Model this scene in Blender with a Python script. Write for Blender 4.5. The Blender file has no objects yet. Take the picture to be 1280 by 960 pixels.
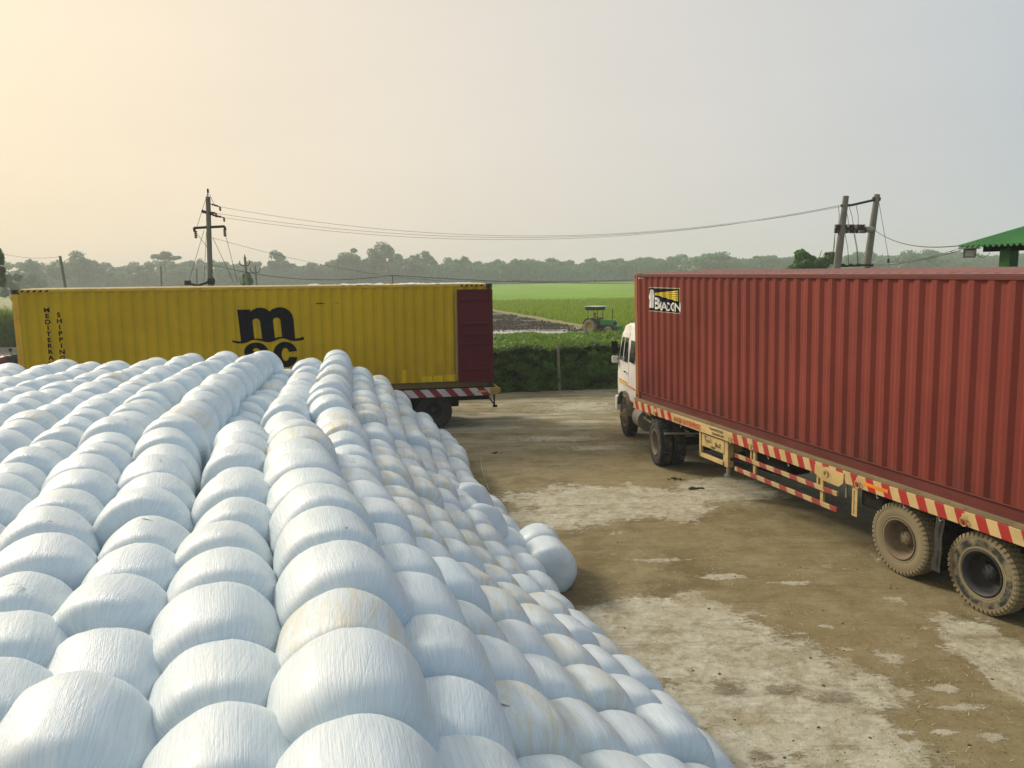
import bpy, bmesh, math, random
from mathutils import Vector, Matrix, noise
R_ = math.radians
random.seed(7)
rnd = random.random
def U(a, b): return a + (b - a) * random.random()
sc = bpy.context.scene
col = sc.collection

# ------------------------------------------------------------------ camera maths
CH, PITCH, ROLL, FPX = 4.328, 0.138868, 0.019156, 980.02
def ray(x, y):
    X = (x - 640) / FPX; Y = (480 - y) / FPX
    c, s = math.cos(ROLL), math.sin(ROLL)
    xi = c * X + s * Y; yi = -s * X + c * Y
    cp, sp = math.cos(PITCH), math.sin(PITCH)
    return Vector((xi, cp + yi * sp, -sp + yi * cp))
def gnd(x, y, z=0.0):
    d = ray(x, y); t = (z - CH) / d.z
    return Vector((d.x * t, d.y * t, z))
def at(x, y, Y):
    d = ray(x, y); t = Y / d.y
    return Vector((d.x * t, Y, CH + d.z * t))
def proj(P):
    P = Vector(P) - Vector((0, 0, CH))
    cp, sp = math.cos(PITCH), math.sin(PITCH)
    x = P.x; y = P.y * sp + P.z * cp; z = P.y * cp - P.z * sp
    if z < 0.05: return None
    xi, yi = x / z, y / z
    c, s = math.cos(ROLL), math.sin(ROLL)
    return 640 + FPX * (c * xi - s * yi), 480 - FPX * (s * xi + c * yi), z

# ------------------------------------------------------------------ materials
MATS = {}
class NT:
    def __init__(self, name):
        self.m = bpy.data.materials.new(name); self.m.use_nodes = True
        self.t = self.m.node_tree; self.b = self.t.nodes['Principled BSDF']; self.out = self.t.nodes['Material Output']
        self._co = None
    def n(self, typ, **kw):
        nd = self.t.nodes.new(typ)
        for k, v in kw.items(): setattr(nd, k, v)
        return nd
    def l(self, a, b): self.t.links.new(a, b)
    def co(self):
        if self._co is None: self._co = self.n('ShaderNodeTexCoord').outputs['Object']
        return self._co
    def noise(self, scale, detail=4, rough=0.6, vec=None, dist=0.0):
        nd = self.n('ShaderNodeTexNoise'); nd.inputs['Scale'].default_value = scale
        nd.inputs['Detail'].default_value = detail; nd.inputs['Roughness'].default_value = rough
        nd.inputs['Distortion'].default_value = dist
        self.l(vec if vec is not None else self.co(), nd.inputs['Vector']); return nd.outputs['Fac']
    def ramp(self, f, lo, hi, a=0.0, b=1.0):
        nd = self.n('ShaderNodeMapRange'); nd.interpolation_type = 'SMOOTHSTEP'
        nd.inputs['From Min'].default_value = lo; nd.inputs['From Max'].default_value = hi
        nd.inputs['To Min'].default_value = a; nd.inputs['To Max'].default_value = b
        self.l(f, nd.inputs['Value']); return nd.outputs['Result']
    def math(self, op, a, b=None, c=None):
        nd = self.n('ShaderNodeMath', operation=op)
        for i, v in enumerate((a, b, c)):
            if v is None: continue
            if isinstance(v, (int, float)): nd.inputs[i].default_value = v
            else: self.l(v, nd.inputs[i])
        return nd.outputs[0]
    def mix(self, f, a, b, mode='MIX'):
        nd = self.n('ShaderNodeMix', data_type='RGBA', blend_type=mode)
        for i, v in ((0, f), (6, a), (7, b)):
            if isinstance(v, (int, float)): nd.inputs[i].default_value = v
            elif isinstance(v, (tuple, list)): nd.inputs[i].default_value = (*v[:3], 1)
            else: self.l(v, nd.inputs[i])
        return nd.outputs[2]
    def scaled(self, s, vec=None):
        nd = self.n('ShaderNodeMapping'); nd.inputs['Scale'].default_value = s
        self.l(vec if vec is not None else self.co(), nd.inputs['Vector']); return nd.outputs[0]
    def sep(self, vec=None):
        nd = self.n('ShaderNodeSeparateXYZ'); self.l(vec if vec is not None else self.co(), nd.inputs[0]); return nd.outputs
    def comb(self, x, y, z):
        nd = self.n('ShaderNodeCombineXYZ')
        for i, v in enumerate((x, y, z)):
            if isinstance(v, (int, float)): nd.inputs[i].default_value = v
            else: self.l(v, nd.inputs[i])
        return nd.outputs[0]
    def bump(self, h, dist=0.01, strength=1.0):
        nd = self.n('ShaderNodeBump'); nd.inputs['Distance'].default_value = dist; nd.inputs['Strength'].default_value = strength
        self.l(h, nd.inputs['Height']); self.l(nd.outputs[0], self.b.inputs['Normal'])
    def base(self, c):
        if isinstance(c, (tuple, list)): self.b.inputs['Base Color'].default_value = (*c[:3], 1)
        else: self.l(c, self.b.inputs['Base Color'])
    def rough(self, r):
        if isinstance(r, (int, float)): self.b.inputs['Roughness'].default_value = r
        else: self.l(r, self.b.inputs['Roughness'])

def paint(name, c, rough=0.5, dirt=(0.16, 0.12, 0.07), amt=0.35, scale=3.0, var=0.15, metal=0.0, bump=0.002, streak=False, spec=.3):
    """worn painted / weathered surface"""
    if name in MATS: return MATS[name]
    N = NT(name); N.b.inputs['Metallic'].default_value = metal; N.b.inputs['Specular IOR Level'].default_value = spec if rough > .2 else .5
    v = N.noise(scale * 0.4, 3)
    c2 = [min(1, x * (1 + var)) for x in c]; c1 = [x * (1 - var) for x in c]
    base = N.mix(N.ramp(v, 0.3, 0.7), c1, c2)
    vec = N.scaled((1.6, 1.6, 0.18)) if streak else N.co()
    d = N.ramp(N.noise(scale * 2.2, 8, 0.68, vec), 0.52, 0.74, 0, amt)
    base = N.mix(d, base, dirt)
    N.base(base); N.rough(N.math('ADD', N.ramp(v, 0.3, 0.7, rough - 0.06, rough + 0.06), N.math('MULTIPLY', d, 0.4)))
    if bump: N.bump(N.noise(scale * 12, 4), bump, 0.6)
    MATS[name] = N.m; return N.m

def leafmat(name, c1, c2, rough=0.55, trans=0.25):
    if name in MATS: return MATS[name]
    N = NT(name)
    g = N.n('ShaderNodeNewGeometry')
    f = N.math('ADD', N.math('MULTIPLY', g.outputs['Random Per Island'], 0.6), N.math('MULTIPLY', N.ramp(N.noise(0.5, 3), 0.3, 0.7), 0.4))
    N.base(N.mix(f, c1, c2)); N.rough(rough)
    N.b.inputs['Specular IOR Level'].default_value = 0.25
    tr = N.n('ShaderNodeBsdfTranslucent'); N.l(N.mix(0.5, N.mix(f, c1, c2), (0.3, 0.45, 0.03), 'MIX'), tr.inputs[0])
    mx = N.n('ShaderNodeMixShader'); mx.inputs[0].default_value = trans
    N.l(N.b.outputs[0], mx.inputs[1]); N.l(tr.outputs[0], mx.inputs[2]); N.l(mx.outputs[0], N.out.inputs[0])
    MATS[name] = N.m; return N.m

# ------------------------------------------------------------------ mesh building
class MB:
    def __init__(s): s.v = []; s.f = []; s.sm = []
    def add(s, vs, fs, smooth=False, M=None):
        o = len(s.v)
        s.v += [tuple(M @ Vector(p)) if M is not None else tuple(p) for p in vs]
        for f in fs: s.f.append([i + o for i in f]); s.sm.append(smooth)
        return s
    def box(s, x0, x1, y0, y1, z0, z1, M=None, bev=0.0):
        if bev:
            bm = bmesh.new(); bmesh.ops.create_cube(bm, size=1)
            for v in bm.verts: v.co = Vector(((x0 + x1) / 2 + v.co.x * (x1 - x0), (y0 + y1) / 2 + v.co.y * (y1 - y0), (z0 + z1) / 2 + v.co.z * (z1 - z0)))
            bmesh.ops.bevel(bm, geom=bm.edges[:], offset=bev, segments=2, affect='EDGES', profile=0.5)
            s.bm(bm, M); return s
        vs = [(x, y, z) for z in (z0, z1) for y in (y0, y1) for x in (x0, x1)]
        return s.add(vs, [(0, 2, 3, 1), (4, 5, 7, 6), (0, 1, 5, 4), (2, 6, 7, 3), (0, 4, 6, 2), (1, 3, 7, 5)], False, M)
    def bm(s, bm, M=None, smooth=False):
        bm.verts.ensure_lookup_table()
        for i, v in enumerate(bm.verts): v.index = i
        s.add([v.co.copy() for v in bm.verts], [[v.index for v in f.verts] for f in bm.faces], smooth, M); bm.free(); return s
    def tube(s, pts, r, n=8, caps=True, M=None, smooth=True):
        pts = [Vector(p) for p in pts]; rs = r if isinstance(r, (list, tuple)) else [r] * len(pts)
        vs = []; fs = []
        up = None
        for i, p in enumerate(pts):
            t = (pts[min(i + 1, len(pts) - 1)] - pts[max(i - 1, 0)])
            t = t.normalized() if t.length > 1e-9 else Vector((0, 0, 1))
            if up is None: up = Vector((0, 0, 1)) if abs(t.z) < 0.9 else Vector((1, 0, 0))
            a = t.cross(up); a = a.normalized() if a.length > 1e-6 else t.orthogonal().normalized()
            b = a.cross(t).normalized(); up = b
            for k in range(n):
                q = 2 * math.pi * k / n; vs.append(p + (a * math.cos(q) + b * math.sin(q)) * rs[i])
        for i in range(len(pts) - 1):
            for k in range(n):
                k2 = (k + 1) % n; fs.append((i * n + k, i * n + k2, (i + 1) * n + k2, (i + 1) * n + k))
        s.add(vs, fs, smooth, M)
        if caps:
            s.add(vs[:n], [tuple(range(n))[::-1]], False, M); s.add(vs[-n:], [tuple(range(n))], False, M)
        return s
    def lathe(s, prof, n=32, M=None, smooth=True, closed=False):
        """prof: (radius, height) round local y axis"""
        vs = []; fs = []
        for r, h in prof:
            for k in range(n):
                q = 2 * math.pi * k / n; vs.append((r * math.cos(q), h, r * math.sin(q)))
        m = len(prof)
        for i in range(m if closed else m - 1):
            j = (i + 1) % m
            for k in range(n):
                k2 = (k + 1) % n; fs.append((i * n + k, i * n + k2, j * n + k2, j * n + k))
        return s.add(vs, fs, smooth, M)
    def prism(s, poly, y0, y1, M=None, axis='y'):
        """poly in x,z extruded along y (or axis given)"""
        n = len(poly)
        def mk(a, b, t): return (a, t, b) if axis == 'y' else ((t, a, b) if axis == 'x' else (a, b, t))
        vs = [mk(a, b, y0) for a, b in poly] + [mk(a, b, y1) for a, b in poly]
        fs = [tuple(range(n))[::-1], tuple(range(n, 2 * n))] + [(i, (i + 1) % n, n + (i + 1) % n, n + i) for i in range(n)]
        return s.add(vs, fs, False, M)
    def build(s, name, mat, parent=None, M=None, fix=True):
        me = bpy.data.meshes.new(name); me.from_pydata(s.v, [], s.f)
        me.polygons.foreach_set('use_smooth', s.sm)
        if fix:
            bm = bmesh.new(); bm.from_mesh(me); bmesh.ops.recalc_face_normals(bm, faces=bm.faces[:]); bm.to_mesh(me); bm.free()
        me.update()
        if isinstance(mat, (list, tuple)):
            for m in mat: me.materials.append(m)
        else: me.materials.append(mat)
        return link(name, me, parent, M)
def link(name, data, parent=None, M=None):
    o = bpy.data.objects.new(name, data); col.objects.link(o)
    if parent is not None: o.parent = parent
    if M is not None: o.matrix_local = M
    return o
def empty(name, M, label, cat, group=None):
    o = link(name, None, None, M); o.empty_display_size = 0.3; tag(o, label, cat, group); return o
def tag(o, label=None, cat=None, group=None, kind=None):
    if label: o['label'] = label
    if cat: o['category'] = cat
    if group: o['group'] = group
    if kind: o['kind'] = kind
    return o
def structure(o): o['kind'] = 'structure'; return o
def T(x, y, z): return Matrix.Translation((x, y, z))
def RZ(a): return Matrix.Rotation(a, 4, 'Z')
def RX(a): return Matrix.Rotation(a, 4, 'X')
def RY(a): return Matrix.Rotation(a, 4, 'Y')

# ================================================================== WORLD / LIGHT / CAMERA
SUN_AZ, SUN_EL = R_(-52), R_(32)           # azimuth from +Y (negative: to the left), elevation
w = bpy.data.worlds.new('World'); sc.world = w; w.use_nodes = True
nt = w.node_tree; bg = nt.nodes['Background']
sky = nt.nodes.new('ShaderNodeTexSky'); sky.sky_type = 'NISHITA'; sky.sun_disc = False
sky.sun_elevation = SUN_EL; sky.sun_rotation = SUN_AZ; sky.air_density = 1.3; sky.dust_density = 6.0; sky.ozone_density = 1.0
# hazy veil of the same sky: warm towards the sun, grey away from it
tc = nt.nodes.new('ShaderNodeTexCoord')
dp = nt.nodes.new('ShaderNodeVectorMath'); dp.operation = 'DOT_PRODUCT'
dp.inputs[1].default_value = (math.sin(R_(-75)) , math.cos(R_(-75)), 0.0)
nt.links.new(tc.outputs['Generated'], dp.inputs[0])
cr = nt.nodes.new('ShaderNodeValToRGB'); cr.color_ramp.interpolation = 'B_SPLINE'
mr = nt.nodes.new('ShaderNodeMapRange'); mr.inputs['From Min'].default_value = -1; mr.inputs['From Max'].default_value = 1
nt.links.new(dp.outputs['Value'], mr.inputs['Value']); nt.links.new(mr.outputs[0], cr.inputs[0])
SKYC = [(0.0, (0.22, 0.342, 0.502)), (0.2, (0.296, 0.395, 0.494)), (0.37, (0.437, 0.46, 0.467)), (0.62, (0.6, 0.555, 0.494)), (0.82, (0.707, 0.6, 0.445)), (1.0, (0.76, 0.608, 0.403))]
els = cr.color_ramp.elements
while len(els) < len(SKYC): els.new(0.5)
for e, (p, c) in zip(els, SKYC): e.position = p; e.color = (*c, 1)
mul = nt.nodes.new('ShaderNodeMix'); mul.data_type = 'RGBA'; mul.blend_type = 'MIX'; mul.inputs[0].default_value = 0.92
SKYS = 0.085
sc_ = nt.nodes.new('ShaderNodeVectorMath'); sc_.operation = 'SCALE'; sc_.inputs['Scale'].default_value = 1.0 / SKYS
nz_ = nt.nodes.new('ShaderNodeTexNoise'); nz_.inputs['Scale'].default_value = 2.2; nz_.inputs['Detail'].default_value = 5
mp_ = nt.nodes.new('ShaderNodeMapping'); mp_.inputs['Scale'].default_value = (1, 1, 4.5); nt.links.new(tc.outputs['Generated'], mp_.inputs[0]); nt.links.new(mp_.outputs[0], nz_.inputs[0])
mz = nt.nodes.new('ShaderNodeMapRange'); mz.inputs['From Min'].default_value = .3; mz.inputs['From Max'].default_value = .7; mz.inputs['To Min'].default_value = .972; mz.inputs['To Max'].default_value = 1.028
nt.links.new(nz_.outputs['Fac'], mz.inputs['Value']); vm = nt.nodes.new('ShaderNodeVectorMath'); vm.operation = 'SCALE'; nt.links.new(cr.outputs[0], vm.inputs[0]); nt.links.new(mz.outputs[0], vm.inputs['Scale'])
nt.links.new(vm.outputs[0], sc_.inputs[0])
nt.links.new(sky.outputs[0], mul.inputs[6]); nt.links.new(sc_.outputs[0], mul.inputs[7])
nt.links.new(mul.outputs[2], bg.inputs[0]); bg.inputs[1].default_value = SKYS

sl = bpy.data.lights.new('sun', 'SUN'); sl.energy = 2.55; sl.angle = R_(13); sl.color = (1.0, 0.87, 0.70)
so = link('sun', sl); sd = Vector((math.sin(SUN_AZ) * math.cos(SUN_EL), math.cos(SUN_AZ) * math.cos(SUN_EL), math.sin(SUN_EL)))
so.rotation_euler = sd.to_track_quat('Z', 'Y').to_euler()

cd = bpy.data.cameras.new('camera'); cam = link('camera', cd)
cp, sp = math.cos(PITCH), math.sin(PITCH); F = Vector((0, cp, -sp)); Uv = Vector((0, sp, cp)); Rv = Vector((1, 0, 0))
c_, s_ = math.cos(ROLL), math.sin(ROLL)
ax = Rv * c_ - Uv * s_; ay = Rv * s_ + Uv * c_; az = -F
cam.matrix_world = Matrix(((ax.x, ay.x, az.x, 0), (ax.y, ay.y, az.y, 0), (ax.z, ay.z, az.z, CH), (0, 0, 0, 1)))
cd.sensor_width = 36; cd.lens = FPX / 1280 * 36; cd.clip_end = 5000; cd.clip_start = 0.05
sc.camera = cam
sc.view_settings.view_transform = 'Standard'; sc.view_settings.look = 'None'
sc.view_settings.exposure = 0.45; sc.view_settings.gamma = 1.0
sc.render.engine = 'CYCLES'
try:
    sc.cycles.use_denoising = True; sc.cycles.volume_bounces = 1; sc.cycles.max_bounces = 8
    sc.cycles.transparent_max_bounces = 8
except Exception: pass

# ================================================================== GROUND
def ellipse_mask(N, vec, specs, soft=0.25, nz=None, amp=0.5):
    """union of noisy ellipses (cx, cy, rx, ry, rot)"""
    best = None
    for cx, cy, rx, ry, rot in specs:
        mp = N.n('ShaderNodeMapping', vector_type='TEXTURE')
        mp.inputs['Location'].default_value = (cx, cy, 0); mp.inputs['Rotation'].default_value = (0, 0, rot); mp.inputs['Scale'].default_value = (rx, ry, 1000)
        N.l(vec, mp.inputs['Vector'])
        ln = N.n('ShaderNodeVectorMath', operation='LENGTH'); N.l(mp.outputs[0], ln.inputs[0])
        best = ln.outputs['Value'] if best is None else N.math('MINIMUM', best, ln.outputs['Value'])
    if nz is not None: best = N.math('ADD', best, N.math('MULTIPLY', N.math('SUBTRACT', nz, 0.5), amp))
    return N.ramp(best, 1.0 + soft, 1.0 - soft)

def ellipse_len(N, vec, specs):
    best = None
    for cx, cy, rx, ry, rot in specs:
        mp = N.n('ShaderNodeMapping', vector_type='TEXTURE')
        mp.inputs['Location'].default_value = (cx, cy, 0); mp.inputs['Rotation'].default_value = (0, 0, rot); mp.inputs['Scale'].default_value = (rx, ry, 1000)
        N.l(vec, mp.inputs['Vector'])
        ln = N.n('ShaderNodeVectorMath', operation='LENGTH'); N.l(mp.outputs[0], ln.inputs[0])
        best = ln.outputs['Value'] if best is None else N.math('MINIMUM', best, ln.outputs['Value'])
    return best
def pe(x, y, rxp, ryp, rot=0.0):
    """ground ellipse from its centre and half sizes in the photo"""
    c = gnd(x, y); a = gnd(x + rxp, y); b = gnd(x, y - ryp)
    return (c.x, c.y, (a - c).length, (b - c).length, rot)

N = NT('yard_dirt_and_concrete'); P = N.co()
n_big = N.noise(0.35, 6, 0.6); n_mid = N.noise(1.3, 10, 0.68, dist=0.3); n_fine = N.noise(9, 8, 0.7); n_gr = N.noise(70, 4, 0.7)
dirt = N.mix(N.ramp(n_big, 0.35, 0.65), (0.145, 0.118, 0.054), (0.215, 0.178, 0.090))
dirt = N.mix(N.ramp(n_mid, 0.35, 0.7), dirt, (0.27, 0.235, 0.135))
redd = N.ramp(N.noise(0.9, 6, 0.6, N.scaled((1, 1.7, 1))), 0.58, 0.72, 0, 0.5)
dirt = N.mix(redd, dirt, (0.215, 0.130, 0.075))
green = N.ramp(N.noise(0.7, 5, 0.6, N.scaled((1.3, 1, 3))), 0.58, 0.75, 0, 0.5)
dirt = N.mix(green, dirt, (0.11, 0.11, 0.035))
conc = N.mix(N.ramp(n_fine, 0.3, 0.75), (0.36, 0.35, 0.265), (0.56, 0.555, 0.455))
conc = N.mix(N.ramp(n_mid, 0.42, 0.68, 0, 0.6), conc, (0.34, 0.30, 0.20))
big = [pe(760, 628, 125, 20), pe(665, 652, 60, 14), pe(900, 612, 60, 14), pe(850, 800, 110, 55), pe(960, 870, 130, 75), pe(1060, 925, 90, 45), pe(760, 775, 55, 18), pe(880, 905, 60, 60),
       pe(1250, 815, 55, 38), pe(1275, 850, 40, 28)]
small = [pe(1122, 750, 22, 7), pe(1112, 822, 20, 10), pe(1085, 845, 26, 6), pe(1030, 783, 14, 4), pe(1095, 918, 30, 10), pe(1135, 868, 16, 8), pe(900, 720, 40, 5), pe(720, 508, 60, 8), pe(830, 700, 50, 3),
         pe(990, 728, 30, 3), pe(1180, 915, 22, 5), pe(1180, 860, 25, 7), pe(1200, 885, 50, 5), pe(690, 548, 70, 4), pe(750, 560, 50, 4), pe(1240, 920, 30, 6), pe(1060, 812, 14, 4)]
def ragged(specs, terms, lo, hi):
    v = ellipse_len(N, P, specs)
    for nz, amp in terms: v = N.math('ADD', v, N.math('MULTIPLY', N.math('SUBTRACT', nz, 0.5), amp))
    return N.ramp(v, hi, lo)
nzA = N.noise(1.1, 9, 0.66); nzB = N.noise(5.0, 10, 0.78, N.scaled((0.8, 1.25, 1)), dist=0.4); nzC = N.noise(12, 8, 0.8, N.scaled((0.8, 1.3, 1)))
mb_ = ragged(big, [(nzA, 2.0), (nzB, 1.5), (nzC, 0.9)], 0.98, 1.18)
mb_ = N.math('MULTIPLY', mb_, N.ramp(N.noise(2.6, 11, 0.75, dist=0.3), 0.64, 0.47, 0.35, 1.0))
ms_ = N.math('MULTIPLY', ragged(small, [(nzA, 1.8), (nzB, 4.2), (nzC, 2.4)], 0.50, 0.85), 0.85)
scatter = N.ramp(N.noise(1.4, 12, 0.72, N.scaled((1, 0.8, 1)), dist=0.2), 0.60, 0.66, 0, 0.85)
worn = N.ramp(N.noise(0.22, 4), 0.42, 0.6)
far = N.ramp(N.sep()[1], 15.0, 24.0, 0, 0.75)
farn = N.math('MULTIPLY', far, N.ramp(N.noise(0.9, 9, 0.7, N.scaled((0.5, 1.6, 1))), 0.44, 0.62))
mask = N.math('MAXIMUM', N.math('MAXIMUM', mb_, ms_), N.math('MAXIMUM', N.math('MULTIPLY', scatter, worn), farn))
holes = N.ramp(N.noise(1.7, 10, 0.7, N.scaled((0.8, 1.2, 1))), 0.60, 0.68)
mask = N.math('MULTIPLY', mask, N.math('SUBTRACT', 1.0, N.math('MULTIPLY', holes, 0.85)))
c = N.mix(mask, dirt, conc)
speck = N.ramp(N.noise(26, 5, 0.75), 0.63, 0.72, 0, 0.55); c = N.mix(speck, c, (0.07, 0.05, 0.03))
lsp = N.ramp(N.noise(38, 4, 0.8), 0.66, 0.74, 0, 0.5); c = N.mix(lsp, c, (0.50, 0.46, 0.36))
# old tyre streaks, long and thin along the way the lorries drive
tr = N.n('ShaderNodeMapping'); tr.inputs['Rotation'].default_value = (0, 0, R_(-35)); tr.inputs['Scale'].default_value = (0.25, 5.0, 1); N.l(P, tr.inputs['Vector'])
trk = N.ramp(N.noise(1.6, 6, 0.6, tr.outputs[0]), 0.57, 0.68, 0, 0.35); c = N.mix(trk, c, (0.12, 0.09, 0.05))
tr2 = N.n('ShaderNodeMapping'); tr2.inputs['Rotation'].default_value = (0, 0, R_(4)); tr2.inputs['Scale'].default_value = (0.2, 3.0, 1); N.l(P, tr2.inputs['Vector'])
trk2 = N.ramp(N.noise(1.2, 7, 0.62, tr2.outputs[0]), 0.55, 0.68, 0, 0.35); c = N.mix(trk2, c, (0.13, 0.095, 0.05))
damp_shadow = [pe(950, 945, 22, 9), pe(905, 860, 30, 12), pe(1040, 873, 40, 9), pe(715, 745, 45, 22), pe(985, 862, 30, 7)]  # damp spots, plus the loose bale's shadow painted into the ground colour
dm = ragged(damp_shadow, [(nzA, 1.5), (nzB, 3.0), (nzC, 1.5)], 0.5, 1.0); c = N.mix(N.math('MULTIPLY', dm, 0.6), c, (0.10, 0.08, 0.045))
mot = N.noise(5.5, 10, 0.75, N.scaled((0.7, 1.3, 1)), dist=0.3); c = N.mix(N.ramp(mot, 0.52, 0.72, 0, 0.5), c, (0.085, 0.068, 0.035)); c = N.mix(N.ramp(mot, 0.46, 0.30, 0, 0.35), c, (0.42, 0.37, 0.27))
N.base(c); N.rough(N.ramp(n_fine, 0.2, 0.8, 0.78, 0.95)); N.b.inputs['Specular IOR Level'].default_value = 0.2
hgt = N.math('ADD', N.math('MULTIPLY', n_mid, 0.6), N.math('ADD', N.math('MULTIPLY', n_fine, 0.35), N.math('ADD', N.math('MULTIPLY', n_gr, 0.10), N.math('MULTIPLY', mask, 0.10))))
N.bump(hgt, 0.06, 0.8); YARD = N.m

N = NT('soil_far'); n1 = N.noise(0.05, 5); N.base(N.mix(N.ramp(n1, 0.3, 0.7), (0.16, 0.13, 0.07), (0.13, 0.16, 0.05))); N.rough(0.95); SOIL = N.m
def sheet(name, pts, z, mat):
    me = bpy.data.meshes.new(name); me.from_pydata([(x, y, z) for x, y in pts], [], [tuple(range(len(pts)))]); me.materials.append(mat)
    o = link(name, me); structure(o); return o
sheet('ground', [(-800, -300), (800, -300), (800, 900), (-800, 900)], -0.56, SOIL)
# yard: a raised sheet whose far edge runs along the hedge foot
EDGE0, EDGE1 = Vector((-0.7, 28.6)), Vector((4.1, 29.2)); ed = (EDGE1 - EDGE0) / 4.8
edge = lambda x: EDGE0.y + (x - EDGE0.x) * ed.y / ed.x
m = MB()
xs = [-70 + i * 4 for i in range(31)]
for i in range(len(xs) - 1):
    a, b = xs[i], xs[i + 1]
    ya, yb = edge(max(a, -9)) + 0.3, edge(max(b, -9)) + 0.3
    m.add([(a, -25, 0), (b, -25, 0), (b, yb, 0), (a, ya, 0), (a, ya + 0.4, -0.57), (b, yb + 0.4, -0.57)], [(0, 1, 2, 3), (3, 2, 5, 4)])
structure(m.build('yard', YARD, fix=False))

N = NT('pale_track_soil'); N.base(N.mix(N.ramp(N.noise(1.5, 8, 0.7), 0.35, 0.65), (0.20, 0.16, 0.09), (0.40, 0.36, 0.27))); N.rough(0.95); N.bump(N.noise(3, 6), 0.1)
sheet('dirt_track', [(-60, 29), (-16, 29), (-16, 57), (-60, 57)], -0.54, N.m)
FZ = -0.5
# paddy field
N = NT('paddy_green'); p = N.co()
st = N.noise(3.0, 4, 0.7, N.scaled((1.0, 0.12, 1)))
y_ = N.sep()[1]
g1 = N.mix(N.ramp(st, 0.35, 0.65), (0.145, 0.31, 0.001), (0.25, 0.45, 0.003))
g1 = N.mix(N.ramp(N.noise(0.03, 4, 0.6, N.scaled((1, 0.35, 1))), 0.35, 0.65, 0, 0.6), g1, (0.13, 0.27, 0.002))
N.base(g1); N.rough(0.8); N.b.inputs['Specular IOR Level'].default_value = 0.2; N.bump(N.noise(6, 5), 0.3)
# corners of the mud plot in the photo, carried onto the field level
ML = gnd(560, 418, FZ); MR = gnd(727, 416, FZ); BR = gnd(730, 409.5, FZ); BL = gnd(560, 379, FZ)
sheet('paddy_field', [(-26, 51), (200, 51), (300, 425), (-26, 425)], FZ - 0.02, N.m)
N = NT('far_paddy_pale'); N.base(N.mix(N.ramp(N.noise(0.05, 4, 0.6, N.scaled((0.3, 1, 1))), 0.35, 0.65), (0.17, 0.20, 0.05), (0.22, 0.25, 0.08))); N.rough(0.9)
sheet('pale_field', [(-420, 60), (-26.2, 60), (-26.2, 425), (-420, 425)], FZ - 0.016, N.m)
# flooded mud plot with water showing through
N = NT('wet_mud'); nn = N.noise(0.5, 9, 0.7, N.scaled((0.35, 1.4, 1)))
yy = N.sep()[1]; wet = N.math('ADD', nn, N.ramp(yy, 66, 78, 0.16, -0.05))
wm = N.ramp(wet, 0.55, 0.60)
N.base(N.mix(wm, N.mix(N.ramp(N.noise(1.2, 8, 0.7), 0.35, 0.65), (0.035, 0.030, 0.020), (0.17, 0.145, 0.11)), (0.28, 0.28, 0.25)))
N.rough(N.ramp(wm, 0, 1, 0.9, 0.15)); N.bump(N.math('MULTIPLY', N.noise(1.1, 7, 0.7), N.math('SUBTRACT', 1.0, wm)), 0.5)
MUD = N.m
sheet('mud_plot', [(ML.x - 14, 63.5), (ML.x, 63.5), (MR.x + 0.3, 63.5), (BR.x, BR.y), (BL.x, BL.y), (BL.x - 14, BL.y + 10)], FZ - 0.010, MUD)
# earth bund between mud and paddy
N = NT('bund_soil'); N.base(N.mix(N.ramp(N.noise(1.2, 6), 0.35, 0.65), (0.20, 0.17, 0.09), (0.17, 0.20, 0.05))); N.rough(0.95); BUND = N.m
m = MB(); pts = []
for i in range(41):
    t = i / 40; q = BL.lerp(BR, t); q = Vector((q.x, q.y, FZ + U(-.02, .05)))
    if i == 0: q.x -= 10; q.y += 8
    pts.append(q)
m.tube(pts, [U(.22, .32) for _ in pts], 6)
structure(m.build('earth_bund', BUND))

# ------------------------------------------------------------------ vegetation
def leafcloud(m, c, rad, n, size, flat=0.0, shell=0.5, aspect=1.6):
    """n leaf faces spread through an ellipsoid"""
    for _ in range(n):
        d = Vector((random.gauss(0, 1), random.gauss(0, 1), random.gauss(0, 1))).normalized()
        r = shell + (1 - shell) * rnd() ** 0.6
        p = Vector((c[0] + d.x * rad[0] * r, c[1] + d.y * rad[1] * r, c[2] + d.z * rad[2] * r))
        leaf(m, p, size * U(0.6, 1.4), (d + Vector((U(-.8, .8), U(-.8, .8), U(-.4, .9)))), aspect)
def leaf(m, p, s, nrm, aspect=1.6):
    nrm = nrm.normalized() if nrm.length > 1e-6 else Vector((0, 0, 1))
    a = nrm.orthogonal().normalized(); q = rnd() * 6.283; b = nrm.cross(a)
    u = (a * math.cos(q) + b * math.sin(q)); v = nrm.cross(u)
    u *= s * 0.5 * aspect; v *= s * 0.5
    o = len(m.v); m.v += [tuple(p - u), tuple(p - v + u * .15), tuple(p + u), tuple(p + v + u * .15)]
    m.f.append([o, o + 1, o + 2, o + 3]); m.sm.append(False)
def crown(h, rx, ry, base, n, size, seed, clumps=14, top=1.0, flat=False):
    random.seed(seed); m = MB()
    hh = (h - base) / 2; cz = base + hh
    for k in range(clumps):
        d = Vector((random.gauss(0, 1), random.gauss(0, 1), random.gauss(0, .9))).normalized() * U(.2, .9) ** .7
        if flat: d.z = abs(d.z) * .8
        sx = rx * (1 - 0.35 * max(0, d.z))
        c = (d.x * sx * 1.0, d.y * ry, cz + d.z * hh * .84)
        rr = U(.14, .36)
        leafcloud(m, c, (rx * rr, ry * rr, hh * rr * (0.8 if not flat else .8)), n // clumps, size, shell=0.15)
    return m
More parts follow.
